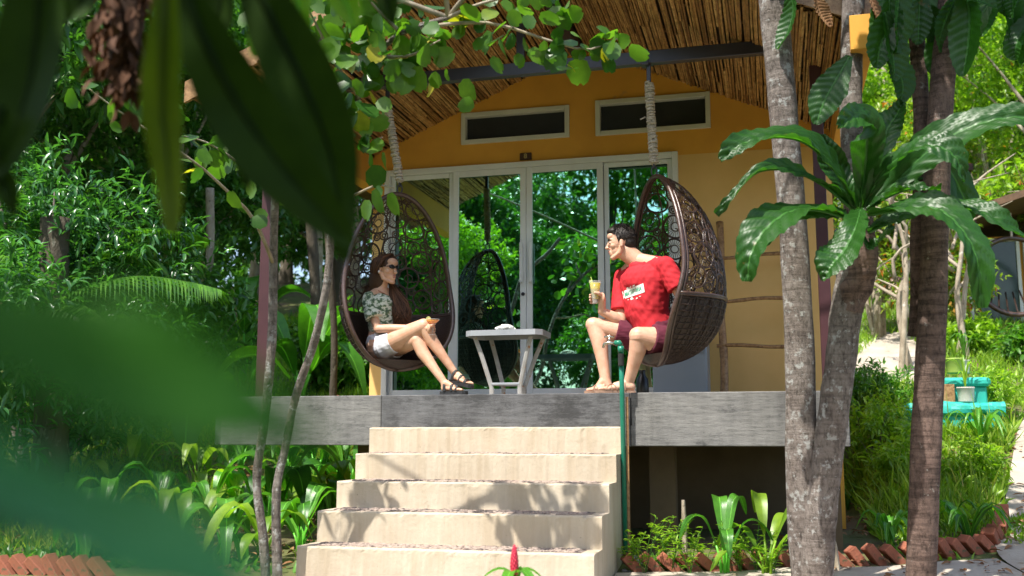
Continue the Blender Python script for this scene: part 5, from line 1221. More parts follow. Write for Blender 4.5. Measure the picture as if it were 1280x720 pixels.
# named plants in the right bed
broad_plant('spotted_plant', gy(905, 7.42), [(100, .30, 2.6, .11, .5), (200, .28, 2.2, .10, .6), (10, .3, 1.9, .10, .5), (280, .25, 2.0, .09, .7), (60, .26, 3.0, .09, .4)], 'upright light green plant in front of the dark gap under the deck', 'plant', seed=21)
broad_plant('striped_plant', gy(958, 7.40), [(60, .42, 1.5, .10, .5), (20, .40, 1.8, .10, .4), (150, .36, 1.4, .10, .5), (190, .34, .9, .09, .5), (100, .4, 2.0, .10, .3), (-30, .4, 1.2, .10, .5)], 'arching striped leaf plant just left of the twin trunk', 'plant', seed=22, m=L_YEL)
def strap_clump(px, py, n, L, W, label, seed, grp='strap leaved tufts in the right bed'):
    r = random.Random(seed); b = gp(px, py); t = root('strap_leaf_tuft', b, label, 'plant', grp); mb = MB()
    for i in range(n):
        a = r.uniform(0, 6.28); d = np.array([cos(a), sin(a), 0]); o = np.array(b); l = L*r.uniform(.7, 1.1); z = np.array([0, 0, 1.]); k = r.uniform(.45, 1.0)
        leafgrid(mb, [o, o+d*l*.25*k+z*l*.5, o+d*l*.6*k+z*l*.78, o+d*l*1.0*k+z*l*(.75-.5*k)], W, 9, 4, fold=.2, seed=i, prof=lambda u: min(1, .55+u*1.5)*(1-u**5))
    mb.build('foliage', L_BROAD, t, smooth=True)
strap_clump(1113, 688, 13, .36, .055, 'strap leaved tuft left of the right hand trunk foot', 1); strap_clump(1212, 684, 15, .40, .055, 'strap leaved tuft by the brick corner beside the path', 2)
strap_clump(1228, 560, 12, .5, .05, 'tall strap leaved tuft in the sunny grass near the path', 3); strap_clump(1190, 655, 10, .25, .03, 'small strap leaved tuft behind the brick corner one', 4)
strap_clump(1060, 640, 10, .30, .03, 'narrow tuft in the grass right of the twin trunk', 5)
# ---- brick edging: every brick leans on the next
BRICK = mat('worn_red_brick', (.36, .12, .065), (.26, .085, .05), 12, .92, .8, 60, .008, spots=[((.12, .10, .05), 9, .60), ((.40, .27, .2), 22, .68)])
GB = 'leaning bricks edging the beds'; bm0 = MB(); bm0.box((-.10, -.05, -.035), (.10, .05, .035), bev=.006); proto = None
def brick_row(pts, pitch, lab, start=0):
    global proto
    P = [np.array(p) for p in pts]; seg = 0; pos = P[0].copy(); out = []; acc = 0
    for a, b_ in zip(P[:-1], P[1:]):
        L = np.linalg.norm(b_-a); t = acc
        while t < L: out.append((a+(b_-a)*t/L, math.atan2(*(b_-a)[::-1]))); t += pitch
        acc = t-L
    for i, (p, ang) in enumerate(out):
        r = random.Random(i*7+start)
        if proto is None: o = bm0.build('brick', BRICK); proto = o
        else: o = proto.copy(); COL.objects.link(o)
        o.location = (p[0]+r.uniform(-.006, .006), p[1]+r.uniform(-.01, .01), gz(*p)+.045+r.uniform(-.012, .01)); o.rotation_mode = 'XYZ'
        o.rotation_euler = (r.uniform(-.05, .05), radians(46+r.uniform(-7, 7)), ang+r.uniform(-.06, .06)); tag(o, lab % nth(i), 'brick', GB)
bl0 = xy(792, 716); bl1 = xy(1150, 703); bl2 = xy(1232, 690)
brick_row([bl0, bl1, bl2, xy(1250, 675), xy(1254, 650)], .135, 'leaning red brick of the right bed edging, %s from the stairs')
q0 = xy(-10, 716); q1 = xy(128, 722); brick_row([q0, q1], .135, 'leaning red brick of the left bed edging, %s from the left edge', 900)
lw = [PD(x, 490-0, 14.5) for x in (412, 465)]; brick_row([(lw[0][0]-.3, lw[0][1]), (lw[1][0]+.3, lw[1][1])], .15, 'red brick of the short lawn row behind the left chair, %s from its left end', 700)
# rocks beside the stairs
GR = 'stones beside the foot of the stairs'; r = random.Random(6); RK = mat('grey_stone', (.30, .29, .27), (.18, .17, .16), 9, .9, .8, 30, .01, spots=[((.5, .46, .4), 7, .62)])
for i in range(46):
    p = gp(r.uniform(768, 800), r.uniform(684, 716)) if i < 22 else gp(r.uniform(800, 990), r.uniform(684, 712)); s = r.uniform(.012, .04) if i < 22 else r.uniform(.008, .02)
    if SX0 < p[0] < SX1+.03 and p[1] < 7.8: p = (SX1+.05+r.random()*.1, p[1], p[2])
    p = (p[0], min(p[1], 7.8), gz(p[0], min(p[1], 7.8)))
    mb = MB(); mb.ell((p[0], p[1], p[2]+s*.3), (s*1.3, s, s*.7), R=Matrix.Rotation(r.random()*3, 3, 'Z'), n=8, m=6)
    rr = random.Random(i); mb.v = [(a+rr.uniform(-.12, .12)*s, b_+rr.uniform(-.12, .12)*s, c+rr.uniform(-.12, .12)*s) for a, b_, c in mb.v]
    tag(mb.build('stone', RK, smooth=True), 'small grey stone among those at the foot of the stairs and the standpipe', 'stone', GR)
# stakes
for (x0, y0, x1, y1, w_, lab) in ((856, 678, 854, 625, .02, 'short split wooden stake in the bed below the deck'), (1047, 700, 1040, 668, .02, 'stub of wood beside the twin trunk base')):
    a = PY(x0, y0, 7.6); b_ = PY(x1, y1, 7.6); mb = MB(); mb.tube([a-np.array([0, 0, .1]), (a+b_)/2, b_], [w_, w_*.9, w_*.6], 6); tag(mb.build('wooden_stake', BARKL), lab, 'stake')
# red torch ginger flower in front of the stairs
fb = PD(643, 716, 4.6); FL = root('spiral_ginger', (fb[0], fb[1], 0), 'red cone flower on a green stem in front of the stairs', 'flower'); mb = MB()
mb.tube(catmull([(fb[0]+.03, fb[1]+.02, 0), (fb[0]+.01, fb[1], .2), tuple(fb)], 8), .009, 8); mb.build('stem', L_MID, FL, smooth=True)
mb = MB(); H = .115
for i in range(70):
    t = i/70; a = i*2.4; r0 = .0165*sin(pi*(t*.80+.18))**.7; mb.ell((fb[0]+r0*cos(a)*.7, fb[1]+r0*sin(a)*.7, fb[2]+H*t), (.009*(1.15-t*.6), .009*(1.15-t*.6), .012), n=7, m=5)
mb.tube([(fb[0]+.006, fb[1], fb[2]+H*.85), (fb[0]+.016, fb[1], fb[2]+H*1.05)], [.003, .001], 5)
mb.build('flower_cone', mat('red_bracts', (.55, .015, .05), (.4, .01, .04), 60, .45, .2), FL, smooth=True)
mb = MB()
for hd, L in ((190, .16), (20, .14), (100, .15), (270, .17), (320, .15)):
    a = radians(hd); d = np.array([cos(a), sin(a), 0]); o = fb-np.array([0, 0, .005]); leafgrid(mb, [o, o+d*L*.4+np.array([0, 0, .02]), o+d*L*.8-np.array([0, 0, .01]), o+d*L-np.array([0, 0, .06])], .055, 9, 4, fold=.15)
mb.build('foliage', L_BROAD, FL, smooth=True)
# ------------------------------------------------------------------ near trees
def trunk_tree(name, label, trunks, m, group=None, seed=0, n=16, seg=40, lump=.045):
    """trunks: list of (pixel path with distance, r0, r1)"""
    base = PD(*trunks[0][0][0]); t = root(name, (base[0], base[1], 0), label, 'tree', group)
    for k, (pts, r0, r1) in enumerate(trunks):
        mb = MB(); P = [PD(*p) for p in pts]; bark_tube(mb, P, r0, r1, n, seg, lump, seed+k, .02)
        mb.build('trunk', m, t, smooth=True)
    return t
TA = trunk_tree('big_leaf_tree', 'forked pale barked tree before the right deck end, trunks joined at the foot', [
    ([(1017, 800, 6.6), (1008, 700, 6.6), (1002, 560, 6.6), (998, 400, 6.65), (988, 250, 6.7), (978, 120, 6.75), (966, 0, 6.8), (950, -160, 6.9), (940, -330, 7.0)], .102, .085),
    ([(1024, 790, 6.55), (1022, 690, 6.5), (1033, 580, 6.5), (1048, 470, 6.5), (1060, 380, 6.55), (1072, 320, 6.55)], .100, .098),
    ([(1072, 330, 6.62), (1068, 240, 6.7), (1064, 120, 6.75), (1066, 0, 6.8), (1072, -200, 6.9)], .070, .075)], BARK, seed=3)
TC = trunk_tree('big_leaf_tree', 'dark ring barked tree at the right with a second stem behind it', [
    ([(1148, 790, 6.4), (1152, 690, 6.4), (1158, 560, 6.4), (1163, 440, 6.45), (1167, 330, 6.5), (1172, 200, 6.5), (1180, 90, 6.55), (1190, -20, 6.6), (1200, -200, 6.7), (1215, -330, 6.8)], .092, .074),
    ([(1150, 420, 6.68), (1150, 300, 6.66), (1153, 200, 6.66), (1150, 100, 6.7), (1142, 0, 6.75), (1130, -160, 6.8)], .058, .050)], BARKR, seed=9)
mb = MB(); bark_tube(mb, [PD(1062, 385, 6.55), PD(1074, 345, 6.5), PD(1082, 318, 6.45), PD(1074, 270, 6.45)], .098, .07, 14, 16, .12, 5); mb.build('trunk', BARKR, TA, smooth=True)
# big corrugated leaves: each one a part of its plant
BR = PD(1072, 300, 6.42)
BP = root('big_leaf_plant', tuple(BR), 'rosette of very large corrugated green leaves growing from the fork of the pale barked tree', 'plant')
def bl(parent, pts, wpx, D0=6.4, m=None, seed=0, up=(0, -.55, 1), nc=11, twist=0, fold=.16, corr=.022, stalk=None, n=44, ragged=.05, prof=None):
    P = []
    for i, p in enumerate(pts):
        D = p[2] if len(p) > 2 else D0; P.append(PD(p[0], p[1], D))
    W = wpx/FPX*D0*(.86 if m is None else 1); mb = MB(); PP = leafgrid(mb, P, W, n, 12, up=up, fold=fold, corr=corr, nc=nc, seed=seed, ragged=ragged, twist=twist, prof=prof or (lambda u: max(.05, sin(pi*min(1, .06+u*.92))**.62*(.55+.45*min(1, u*2.2)))), wave=.028 if m is None else .004)
    tubeuv(mb, [p-np.array([0, 0, .004]) for p in PP[:-1]], [max(.002, .010*(1-i/n)) for i in range(n-1)], 6)
    return mb.build('leaf', m or L_BIG, parent, smooth=True)
ce = (1072, 258, 6.42)
bl(BP, [(1070, 262, 6.42), (1045, 215, 6.3), (1005, 178, 6.2), (960, 172, 6.1), (925, 182, 6.05), (902, 203, 6.05)], 46, 6.2, seed=1, up=(.2, -.9, 1), twist=.1)
bl(BP, [(1066, 262, 6.4), (1030, 232, 6.25), (990, 214, 6.1), (950, 214, 6.0), (920, 240, 5.95), (897, 270, 5.95)], 20, 6.2, seed=2, up=(0, -1, .8))
bl(BP, [(1058, 272, 6.35), (1020, 262, 6.15), (985, 266, 6.0), (955, 290, 5.9), (938, 322, 5.85), (935, 352, 5.85)], 66, 6.0, seed=3, up=(-.3, -1, .7), fold=.08)
bl(BP, [(1050, 268, 6.4), (1005, 272, 6.25), (965, 282, 6.15), (942, 310, 6.1), (926, 342, 6.1)], 44, 6.2, seed=4, up=(0, -1, .5))
bl(BP, [(1076, 262, 6.3), (1070, 285, 6.1), (1056, 312, 6.0), (1040, 332, 5.95), (1030, 352, 5.95)], 60, 6.0, seed=5, up=(-.4, -1, .5), fold=.1)
bl(BP, [(1074, 258, 6.35), (1080, 222, 6.3), (1083, 180, 6.2), (1080, 152, 6.1), (1064, 150, 6.0), (1046, 162, 5.95)], 52, 6.1, seed=6, up=(0, -1, .15), fold=.2)
bl(BP, [(1076, 256, 6.4), (1094, 210, 6.45), (1108, 165, 6.5), (1122, 142, 6.5), (1130, 128, 6.5)], 44, 6.4, seed=7, up=(0, -1, .2), twist=.4)
bl(BP, [(1080, 258, 6.35), (1104, 215, 6.2), (1140, 188, 6.05), (1172, 184, 5.95), (1196, 200, 5.9), (1203, 228, 5.9)], 46, 6.1, seed=8, up=(.25, -1, .6), fold=.1)
bl(BP, [(1082, 260, 6.4), (1120, 228, 6.35), (1160, 190, 6.25), (1210, 160, 6.15), (1262, 148, 6.1), (1315, 150, 6.05)], 62, 6.2, seed=9, up=(0, -1, .45), fold=.1, nc=12)
bl(BP, [(1085, 268, 6.3), (1130, 262, 6.1), (1172, 262, 5.95), (1202, 288, 5.85), (1220, 325, 5.8), (1226, 385, 5.8)], 58, 5.9, seed=10, up=(.3, -1, .7), fold=.12)
bl(BP, [(1085, 290, 6.35), (1120, 275, 6.3), (1165, 262, 6.2), (1210, 262, 6.1), (1250, 278, 6.0), (1285, 300, 6.0)], 40, 6.2, seed=11, up=(0, -.8, 1))
bl(BP, [(1084, 262, 6.4), (1110, 246, 6.3), (1140, 236, 6.25), (1176, 238, 6.2)], 13, 6.3, seed=12)
bl(BP, [(1066, 258, 6.45), (1052, 225, 6.5), (1036, 195, 6.5), (1028, 168, 6.5)], 40, 6.5, seed=13, up=(0, -1, .2))
bl(BP, [(1088, 258, 6.5), (1112, 236, 6.6), (1150, 210, 6.7), (1180, 205, 6.7), (1205, 250, 6.7), (1210, 275, 6.7)], 55, 6.6, seed=14, up=(0, -1, .5), fold=.1)
bl(BP, [(1076, 285, 6.35), (1086, 310, 6.25), (1100, 300, 6.2), (1118, 285, 6.2)], 16, 6.3, seed=15)
# crowns of the two trees: large hanging leaves, mostly above the picture
hang = [(TA, [(1062, 70), (1045, 100), (1030, 128), (1020, 156)], 46, L_BIG), (TA, [(1018, -10), (1022, 8), (1028, 22), (1038, 34)], 26, L_DRY), (TA, [(985, -20), (992, 10), (985, 40), (972, 62)], 30, L_BIG),
        (TC, [(1110, 55), (1120, 82), (1128, 105), (1126, 128)], 42, L_BIG), (TC, [(1110, -10), (1112, 25), (1100, 60), (1096, 86)], 40, L_BIG),
        (TC, [(1205, -20), (1212, 18), (1210, 58), (1204, 96)], 46, L_BIG), (TC, [(1245, -30), (1258, 0), (1268, 40), (1266, 74)], 40, L_BIG), (TC, [(1150, -20), (1120, -5), (1105, 20), (1090, 48)], 36, L_BIG),
        (TC, [(1230, -30), (1238, 5), (1232, 28), (1228, 46)], 38, L_BIG), (TC, [(1085, -10), (1092, 10), (1098, 28), (1094, 42)], 26, L_DRY), 
        (TC, [(1290, -10), (1282, 20), (1285, 50), (1279, 80)], 40, L_BIG), (TC, [(1180, -30), (1196, -10), (1220, 0), (1245, 10)], 36, L_BIG), (TA, [(945, -60), (990, -30), (1030, -20), (1060, -5)], 44, L_BIG)]
rh = random.Random(71)
for i in range(13):
    x = rh.uniform(1085, 1300); y = rh.uniform(-45, 35); l = rh.uniform(55, 105); a = rh.uniform(-.9, .9)
    hang.append((TC, [(x, y), (x+l*.35*a, y+l*.4), (x+l*.6*a, y+l*.75), (x+l*.6*a, y+l)], rh.uniform(28, 46), L_BIG))
for i, (t, p, w_, m) in enumerate(hang): bl(t, [(*q, 6.5+.15*math.sin(i)) for q in p], w_, 6.5, m=m, seed=40+i, up=(.9*math.sin(i*2.3), -1, .25), ragged=.12, corr=.009, twist=.6*math.sin(i*3.1), fold=.05+.2*abs(math.sin(i)))
rng = random.Random(17)
def crown_leaves(t, c, r, n, seed, W=.20, L=.62):
    rg = random.Random(seed)
    for i in range(n):
        a = rg.uniform(0, 6.28); el = rg.uniform(-.4, .9); q = rg.uniform(.25, 1); o = np.array([c[0]+r*q*cos(a), c[1]+r*q*sin(a)*.9, c[2]+r*.55*el]); d = np.array([cos(a+rg.uniform(-.6, .6)), sin(a+rg.uniform(-.6, .6)), rg.uniform(-.2, .5)]); l = L*rg.uniform(.7, 1.2)
        mb = MB(); leafgrid(mb, [o, o+d*l*.35+np.array([0, 0, .08]), o+d*l*.7+np.array([0, 0, .02]), o+d*l-np.array([0, 0, .16])], W*rg.uniform(.8, 1.2), 8, 4, fold=.1, seed=i); mb.build('leaf', L_BIG, t, smooth=True)
    mb = MB()
    for i in range(7):
        a = i*.9; mb.tube(catmull([(c[0], c[1], c[2]-.9), (c[0]+r*.4*cos(a), c[1]+r*.4*sin(a), c[2]-.2), (c[0]+r*.85*cos(a), c[1]+r*.85*sin(a), c[2]+.1)], 6), [.035, .03, .025, .02, .014, .008], 6)
    mb.build('limb', BARK, t, smooth=True)
tp = PD(945, -300, 7.0); tq = PD(1075, -200, 6.9); ts = PD(1212, -320, 6.8)
crown_leaves(TA, (tp[0]-.1, tp[1]-.5, max(tp[2], 5.4)), 1.0, 14, 1); crown_leaves(TA, (tq[0]+.1, tq[1]-.2, 5.0), .8, 9, 2); crown_leaves(TC, (ts[0]+.1, ts[1]-.4, 4.9), 1.2, 32, 3)
# ---- two thin leaning stems and their round leaved branch (left of the stairs)
OT = root('orchid_tree', tuple(PD(345, 700, 6.9)*np.array([1, 1, 0])), 'slender tree of two leaning stems with round sunlit leaves, left of the stairs', 'tree')
for k, (pts, r0, r1) in enumerate(([([(348, 790, 6.6), (346, 690, 6.7), (346, 610, 6.75), (357, 560, 6.8), (370, 495, 6.8), (392, 430, 6.75), (406, 370, 6.7), (412, 320, 6.7), (416, 250, 6.6), (430, 190, 6.5), (448, 120, 6.3), (470, 70, 6.1), (505, 40, 5.9), (560, 22, 5.8)]), .033, .015],
        [([(336, 800, 6.9), (330, 680, 6.9), (321, 600, 6.95), (330, 530, 6.95), (336, 470, 6.95), (341, 400, 7.0), (342, 310, 7.0), (345, 225, 6.9), (352, 150, 6.8), (385, 80, 6.6), (405, 30, 6.5)]), .033, .024])):
    mb = MB(); bark_tube(mb, [PD(*p) for p in pts], r0, r1, 10, 60, .09, 60+k, .01); mb.build('trunk', BARK, OT, smooth=True)
br = [[(432, 180, 6.5), (425, 120, 6.3), (424, 60, 6.1), (430, 0, 6.0)], [(448, 120, 6.3), (420, 80, 6.2), (400, 40, 6.1), (380, 0, 6.0)], [(505, 40, 5.9), (560, 30, 5.8), (620, 30, 5.8), (690, 52, 5.8), (735, 62, 5.8), (772, 48, 5.8)], [(470, 70, 6.1), (510, 70, 5.9), (550, 50, 5.8)], [(345, 240, 6.9), (300, 205, 6.8), (262, 180, 6.7), (230, 170, 6.6)], [(342, 330, 7.0), (318, 275, 6.8), (285, 240, 6.6), (240, 200, 6.4), (150, 140, 6.2), (110, 110, 6.1)], [(416, 250, 6.6), (440, 245, 6.5), (470, 232, 6.4), (492, 235, 6.3)], [(500, 40, 5.9), (470, 10, 5.8), (440, -30, 5.8)], [(560, 22, 5.8), (600, 5, 5.7), (660, -10, 5.7), (700, -15, 5.7)]]
mb = MB()
for p in br: P = catmull([PD(*q) for q in p], 12); mb.tube(P, [.014-.0009*i for i in range(12)], 6)
mb.build('branch', BARKL, OT, smooth=True)
nr = np.random.default_rng(9); pos = []; dd = []; LL = []
def spray(p, n, sp, L0):
    P = catmull([PD(*q) for q in p], 30)
    for i in range(n):
        q = P[nr.integers(6, 30)]+nr.normal(size=3)*sp; pos.append(q); d = nr.normal(size=3); d[2] -= .8; dd.append(d); LL.append(L0*nr.uniform(.6, 1.25))
for p, n, sp, L0 in ((br[0], 24, .16, .13), (br[1], 34, .18, .13), (br[2], 40, .06, .12), (br[3], 42, .13, .13), (br[4], 26, .09, .13), (br[5], 24, .10, .13), (br[7], 40, .16, .13), (br[8], 32, .10, .13)): spray(p, n, sp, L0)
for (x, y) in ((455, 60), (470, 95), (480, 40), (520, 55), (440, 110), (505, 25), (545, 45), (460, 150), (438, 150), (450, 200), (443, 175), (425, 30), (445, 15), (495, 75)):
    for _ in range(5): pos.append(PD(x+nr.normal()*12, y+nr.normal()*12, 6.1+nr.normal()*.12)); d = nr.normal(size=3); d[2] -= .9; dd.append(d); LL.append(.13*nr.uniform(.6, 1.2))
for (x, y, l) in ((515, 78, .21), (470, 235, .16), (490, 240, .15), (462, 250, .13), (700, 58, .17), (722, 72, .17), (745, 60, .14), (755, 52, .12), (680, 50, .16), (452, 128, .17), (640, 35, .15), (660, 62, .13), (615, 40, .15), (590, 28, .16)): pos.append(PD(x, y, 5.9)); d = nr.normal(size=3)*.5; d[2] -= .7; dd.append(d); LL.append(l)
L_ORC = leafmat('round_orchid_leaf', (.025, .09, .012), (.10, .21, .025), .42, rough=.35, odd=(.34, .32, .03))
up = nr.normal(size=(len(pos), 3)); up[:, 1] -= .8; V, F = leaves(np.array(pos), np.array(dd), up, np.array(LL), np.array(LL)*.85, 'round'); npmesh('crown', V, F, L_ORC, OT)
# unseen leaf masses added above the picture to cast dapple on the porch
nr2 = np.random.default_rng(19); bls = [((-6.0, 5.6, 5.0), (.8, .7, .5)), ((-1.9, 4.6, 6.3), (.6, .3, .2)), ((.4, 5.6, 5.6), (.6, .6, .4))]
V, F = blob_leaves(nr2, bls, 60, 5, .15, .125, 'round', shell=.2); npmesh('dapple_leaves', V, F, L_ORC, OT)
mb = MB(); a0 = PD(560, 22, 5.8)
for b_ in bls: mb.tube(catmull([a0, (np.array(a0)+np.array(b_[0]))/2+np.array([0, 0, .2]), b_[0]], 8), [.016-.0015*i for i in range(8)], 6)
mb.build('dapple_limb', BARKL, OT, smooth=True)
# ---- out of focus mango branch close to the camera
MG_ = root('mango_branch', tuple(PD(240, -200, 1.3)), 'out of focus drooping branch of long dark leaves close in front at the upper left', 'branch')
mp = lambda u: max(.04, sin(pi*min(1, .03+u*.95))**.7)
def ml(par, pts, wpx, D, m, seed=0, up=(0, -1, .1), fold=.12): return bl(par, [(x, y, D+(z if z else 0)) for x, y, z in pts], wpx, D, m=m, seed=seed, up=up, fold=fold, corr=.0012, nc=14, prof=mp, ragged=0, n=22)
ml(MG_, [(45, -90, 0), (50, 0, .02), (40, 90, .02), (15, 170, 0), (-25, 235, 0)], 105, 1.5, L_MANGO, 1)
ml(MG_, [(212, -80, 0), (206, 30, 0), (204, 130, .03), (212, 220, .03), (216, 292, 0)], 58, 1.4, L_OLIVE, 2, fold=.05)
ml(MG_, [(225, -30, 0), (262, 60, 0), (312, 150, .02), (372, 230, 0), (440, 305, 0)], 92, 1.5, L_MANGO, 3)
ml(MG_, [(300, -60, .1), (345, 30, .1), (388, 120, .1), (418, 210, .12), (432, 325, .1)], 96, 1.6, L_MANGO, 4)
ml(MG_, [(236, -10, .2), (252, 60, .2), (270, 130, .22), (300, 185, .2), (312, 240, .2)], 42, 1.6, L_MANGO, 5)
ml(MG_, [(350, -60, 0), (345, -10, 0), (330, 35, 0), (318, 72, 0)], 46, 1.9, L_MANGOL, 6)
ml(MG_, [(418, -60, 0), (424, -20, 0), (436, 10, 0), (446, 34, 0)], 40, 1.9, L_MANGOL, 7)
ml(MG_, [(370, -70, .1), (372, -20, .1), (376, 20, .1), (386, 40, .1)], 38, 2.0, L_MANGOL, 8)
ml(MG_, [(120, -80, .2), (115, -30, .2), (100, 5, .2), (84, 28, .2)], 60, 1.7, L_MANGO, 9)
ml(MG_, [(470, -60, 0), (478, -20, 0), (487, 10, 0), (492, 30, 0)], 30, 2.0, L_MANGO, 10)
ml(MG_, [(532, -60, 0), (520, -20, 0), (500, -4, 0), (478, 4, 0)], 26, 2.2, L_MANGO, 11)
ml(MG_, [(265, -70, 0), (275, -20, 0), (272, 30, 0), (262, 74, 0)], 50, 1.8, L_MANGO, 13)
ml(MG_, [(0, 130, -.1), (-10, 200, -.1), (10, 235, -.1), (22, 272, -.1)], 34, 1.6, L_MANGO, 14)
mb = MB()
for p in ([(240, -200), (230, -120), (215, -75), (212, -60)], [(240, -200), (260, -120), (240, -60), (225, -20)], [(240, -200), (300, -130), (310, -90), (300, -50)], [(240, -200), (150, -160), (80, -120), (45, -85)], [(240, -200), (350, -150), (400, -100), (420, -60), (470, -60), (530, -60)], [(300, -130), (340, -90), (350, -60)]):
    mb.tube(catmull([PD(x, y, 1.5) for x, y in p], 10), .007, 8)
bark_tube(mb, [PD(240, -200, 1.5), PD(200, -420, 1.6), PD(120, -700, 1.9)], .012, .02, 8, 12, .05, 2); mb.build('branch', BARKD, MG_, smooth=True)
mb = MB(); bark_tube(mb, [PD(168, -160, 3.0), PD(166, -40, 3.0), PD(160, 40, 3.0), PD(158, 84, 3.0), PD(162, 112, 3.0)], .06, .04, 10, 20, .22, 8)
NT = root('hanging_nest', tuple(PD(164, -160, 3.0)), 'blurred brown hanging clump of dead leaves at the top left', 'nest'); mb.build('dry_clump', mat('russet_clump', (.055, .024, .010), (.03, .014, .007), 18, .95, .9), NT, smooth=True)
nr4 = np.random.default_rng(4); V, F = blob_leaves(nr4, [(tuple(PD(163, y, 3.0)), (.05, .05, .07)) for y in (-60, -10, 40, 80)], 120, 3, .06, .03, 'lance', droop=1.5); npmesh('dead_leaves', V, F, leafmat('dead_russet_leaf', (.05, .02, .008), (.11, .045, .018), .1, rough=.9, tcol=(1.2, .9, .6)), NT)
mb = MB(); mb.tube([PD(168, -150, 3.0), PD(172, -500, 3.0)], .006, 6); mb.build('string', BARKD, NT)
# unseen mango crown added over the camera to keep the near leaves in shade
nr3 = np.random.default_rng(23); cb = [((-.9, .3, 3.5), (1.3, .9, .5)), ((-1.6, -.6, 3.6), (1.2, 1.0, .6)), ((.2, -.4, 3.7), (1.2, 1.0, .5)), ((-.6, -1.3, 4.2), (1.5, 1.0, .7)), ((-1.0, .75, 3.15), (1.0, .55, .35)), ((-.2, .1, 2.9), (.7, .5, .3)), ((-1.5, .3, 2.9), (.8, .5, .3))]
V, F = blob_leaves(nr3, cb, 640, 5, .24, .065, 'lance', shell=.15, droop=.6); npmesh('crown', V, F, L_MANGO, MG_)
# the two very near leaves at the lower left
LG = root('mango_sprig', tuple(PD(-200, 520, .6)), 'two very blurred green leaves reaching in from the lower left corner', 'branch')
L_NEAR = leafmat('near_green_leaf', (.03, .13, .012), (.04, .15, .016), .25, rough=.6, spec=.2); L_NEARB = leafmat('near_blue_green_leaf', (.055, .22, .085), (.065, .25, .10), .25, rough=.5, spec=.3)
bl(LG, [(-190, 385, .27), (10, 420, .27), (150, 462, .27), (280, 512, .275), (400, 556, .28)], 165, .27, m=L_NEAR, seed=1, up=(0, -1, .6), corr=.001, prof=mp, n=24, ragged=0)
bl(LG, [(-170, 540, .27), (-40, 600, .27), (90, 655, .27), (210, 700, .27), (370, 780, .27)], 165, .27, m=L_NEARB, seed=2, up=(0, -.7, 1), corr=.001, prof=mp, n=24, ragged=0)
mb = MB(); mb.tube(catmull([PD(-520, 480, .27), PD(-330, 430, .27), PD(-190, 385, .27)], 8), .004, 6); mb.tube(catmull([PD(-520, 480, .27), PD(-300, 500, .27), PD(-170, 540, .27)], 8), .004, 6); mb.build('twig', BARKD, LG, smooth=True)
# ------------------------------------------------------------------ turquoise planter and pots
TQ = mat('turquoise_paint', (.02, .42, .34), (.015, .33, .27), 6, .6, .3, 25, .01, spots=[((.10, .5, .42), 12, .66), ((.05, .18, .14), 9, .68)])
a = GP(1195, 538); D0 = float(np.dot(a-CAMP, _f)); x0 = PY(1129, 520, a[1])[0]; x1 = PY(1258, 520, a[1])[0]; zt = PY(1195, 504, a[1])[2]; zb = a[2]-.2
PLR = root('stepped_planter', (a[0], a[1]+.3, a[2]), 'turquoise painted concrete planter with a raised block, beside the path at the right', 'planter')
mb = MB(); mb.box((x0+.06, a[1]+.04, zb), (x1-.08, a[1]+.70, zt-.12), bev=.02); mb.build('base', TQ, PLR)
mb = MB(); bark_tube(mb, [(x0, a[1]+.08, zt-.07), ((x0+x1)/2, a[1]+.06, zt-.06), (x1, a[1]+.08, zt-.07)], .075, .075, 12, 24, .10, 3); mb.box((x0, a[1]+.08, zt-.14), (x1, a[1]+.75, zt-.02), bev=.03); mb.build('ledge', TQ, PLR, smooth=False)
bx0 = PY(1184, 490, a[1]+.35)[0]; bx1 = PY(1234, 490, a[1]+.35)[0]; z2 = PY(1205, 472, a[1]+.35)[2]
mb = MB(); mb.box((bx0, a[1]+.35, zt-.05), (bx1, a[1]+.72, z2-.1), bev=.015); mb.build('upper_block', TQ, PLR)
mb = MB(); mb.box((bx0-.04, a[1]+.30, z2-.10), (bx1+.04, a[1]+.76, z2), bev=.03); mb.build('upper_ledge', TQ, PLR)
def pot(px, ybot, ytop, Y, wpx, label, m, plant, seed):
    b = PY(px, ybot, Y); h = PY(px, ytop, Y)[2]-b[2]; r = wpx/2/FPX*np.dot(b-CAMP, _f)
    t = root('flower_pot', tuple(b), label, 'flower pot'); mb = MB(); mb.lathe([(r*.85, 0), (r*.9, h*.1), (r*.98, h*.9), (r*1.03, h*.92), (r*1.03, h), (r*.93, h), (r*.9, h*.8)], tuple(b), 18); mb.build('pot', m, t, smooth=True)
    tb = MB(); rg = random.Random(seed); o = np.array([b[0], b[1], b[2]+h*.8])
    for i in range(plant[0]):
        aa = rg.uniform(0, 6.28); d = np.array([cos(aa), sin(aa), 0]); l = plant[1]*rg.uniform(.6, 1.1); z = np.array([0, 0, 1.]); k = rg.uniform(.15, .7)
        leafgrid(tb, [o, o+d*l*.2*k+z*l*.55, o+d*l*.5*k+z*l*.85, o+d*l*k+z*l*(1-.5*k)], plant[2], 8, 4, fold=.15, seed=i)
    tb.build('plant', plant[3], t, smooth=True)
WPOT = mat('chalky_white_pot', (.66, .62, .56), (.5, .46, .42), 9, .8, .3, 40, .004, spots=[((.35, .2, .15), 12, .68)])
pot(1208, 503, 484, a[1]+.14, 21, 'white pot with thin leaves on the lower ledge of the turquoise planter', WPOT, (10, .42, .022, L_YEL), 3)
pot(1194, 467, 448, a[1]+.45, 22, 'lime green pot on the raised block of the turquoise planter', mat('lime_pot', (.35, .50, .10), (.3, .42, .08), 5, .6, .1), (8, .35, .03, L_YEL), 4)
pot(1207, 467, 450, a[1]+.62, 11, 'slim white pot with a tall spiky plant at the back of the turquoise planter', WPOT, (12, .40, .03, L_MID), 5)
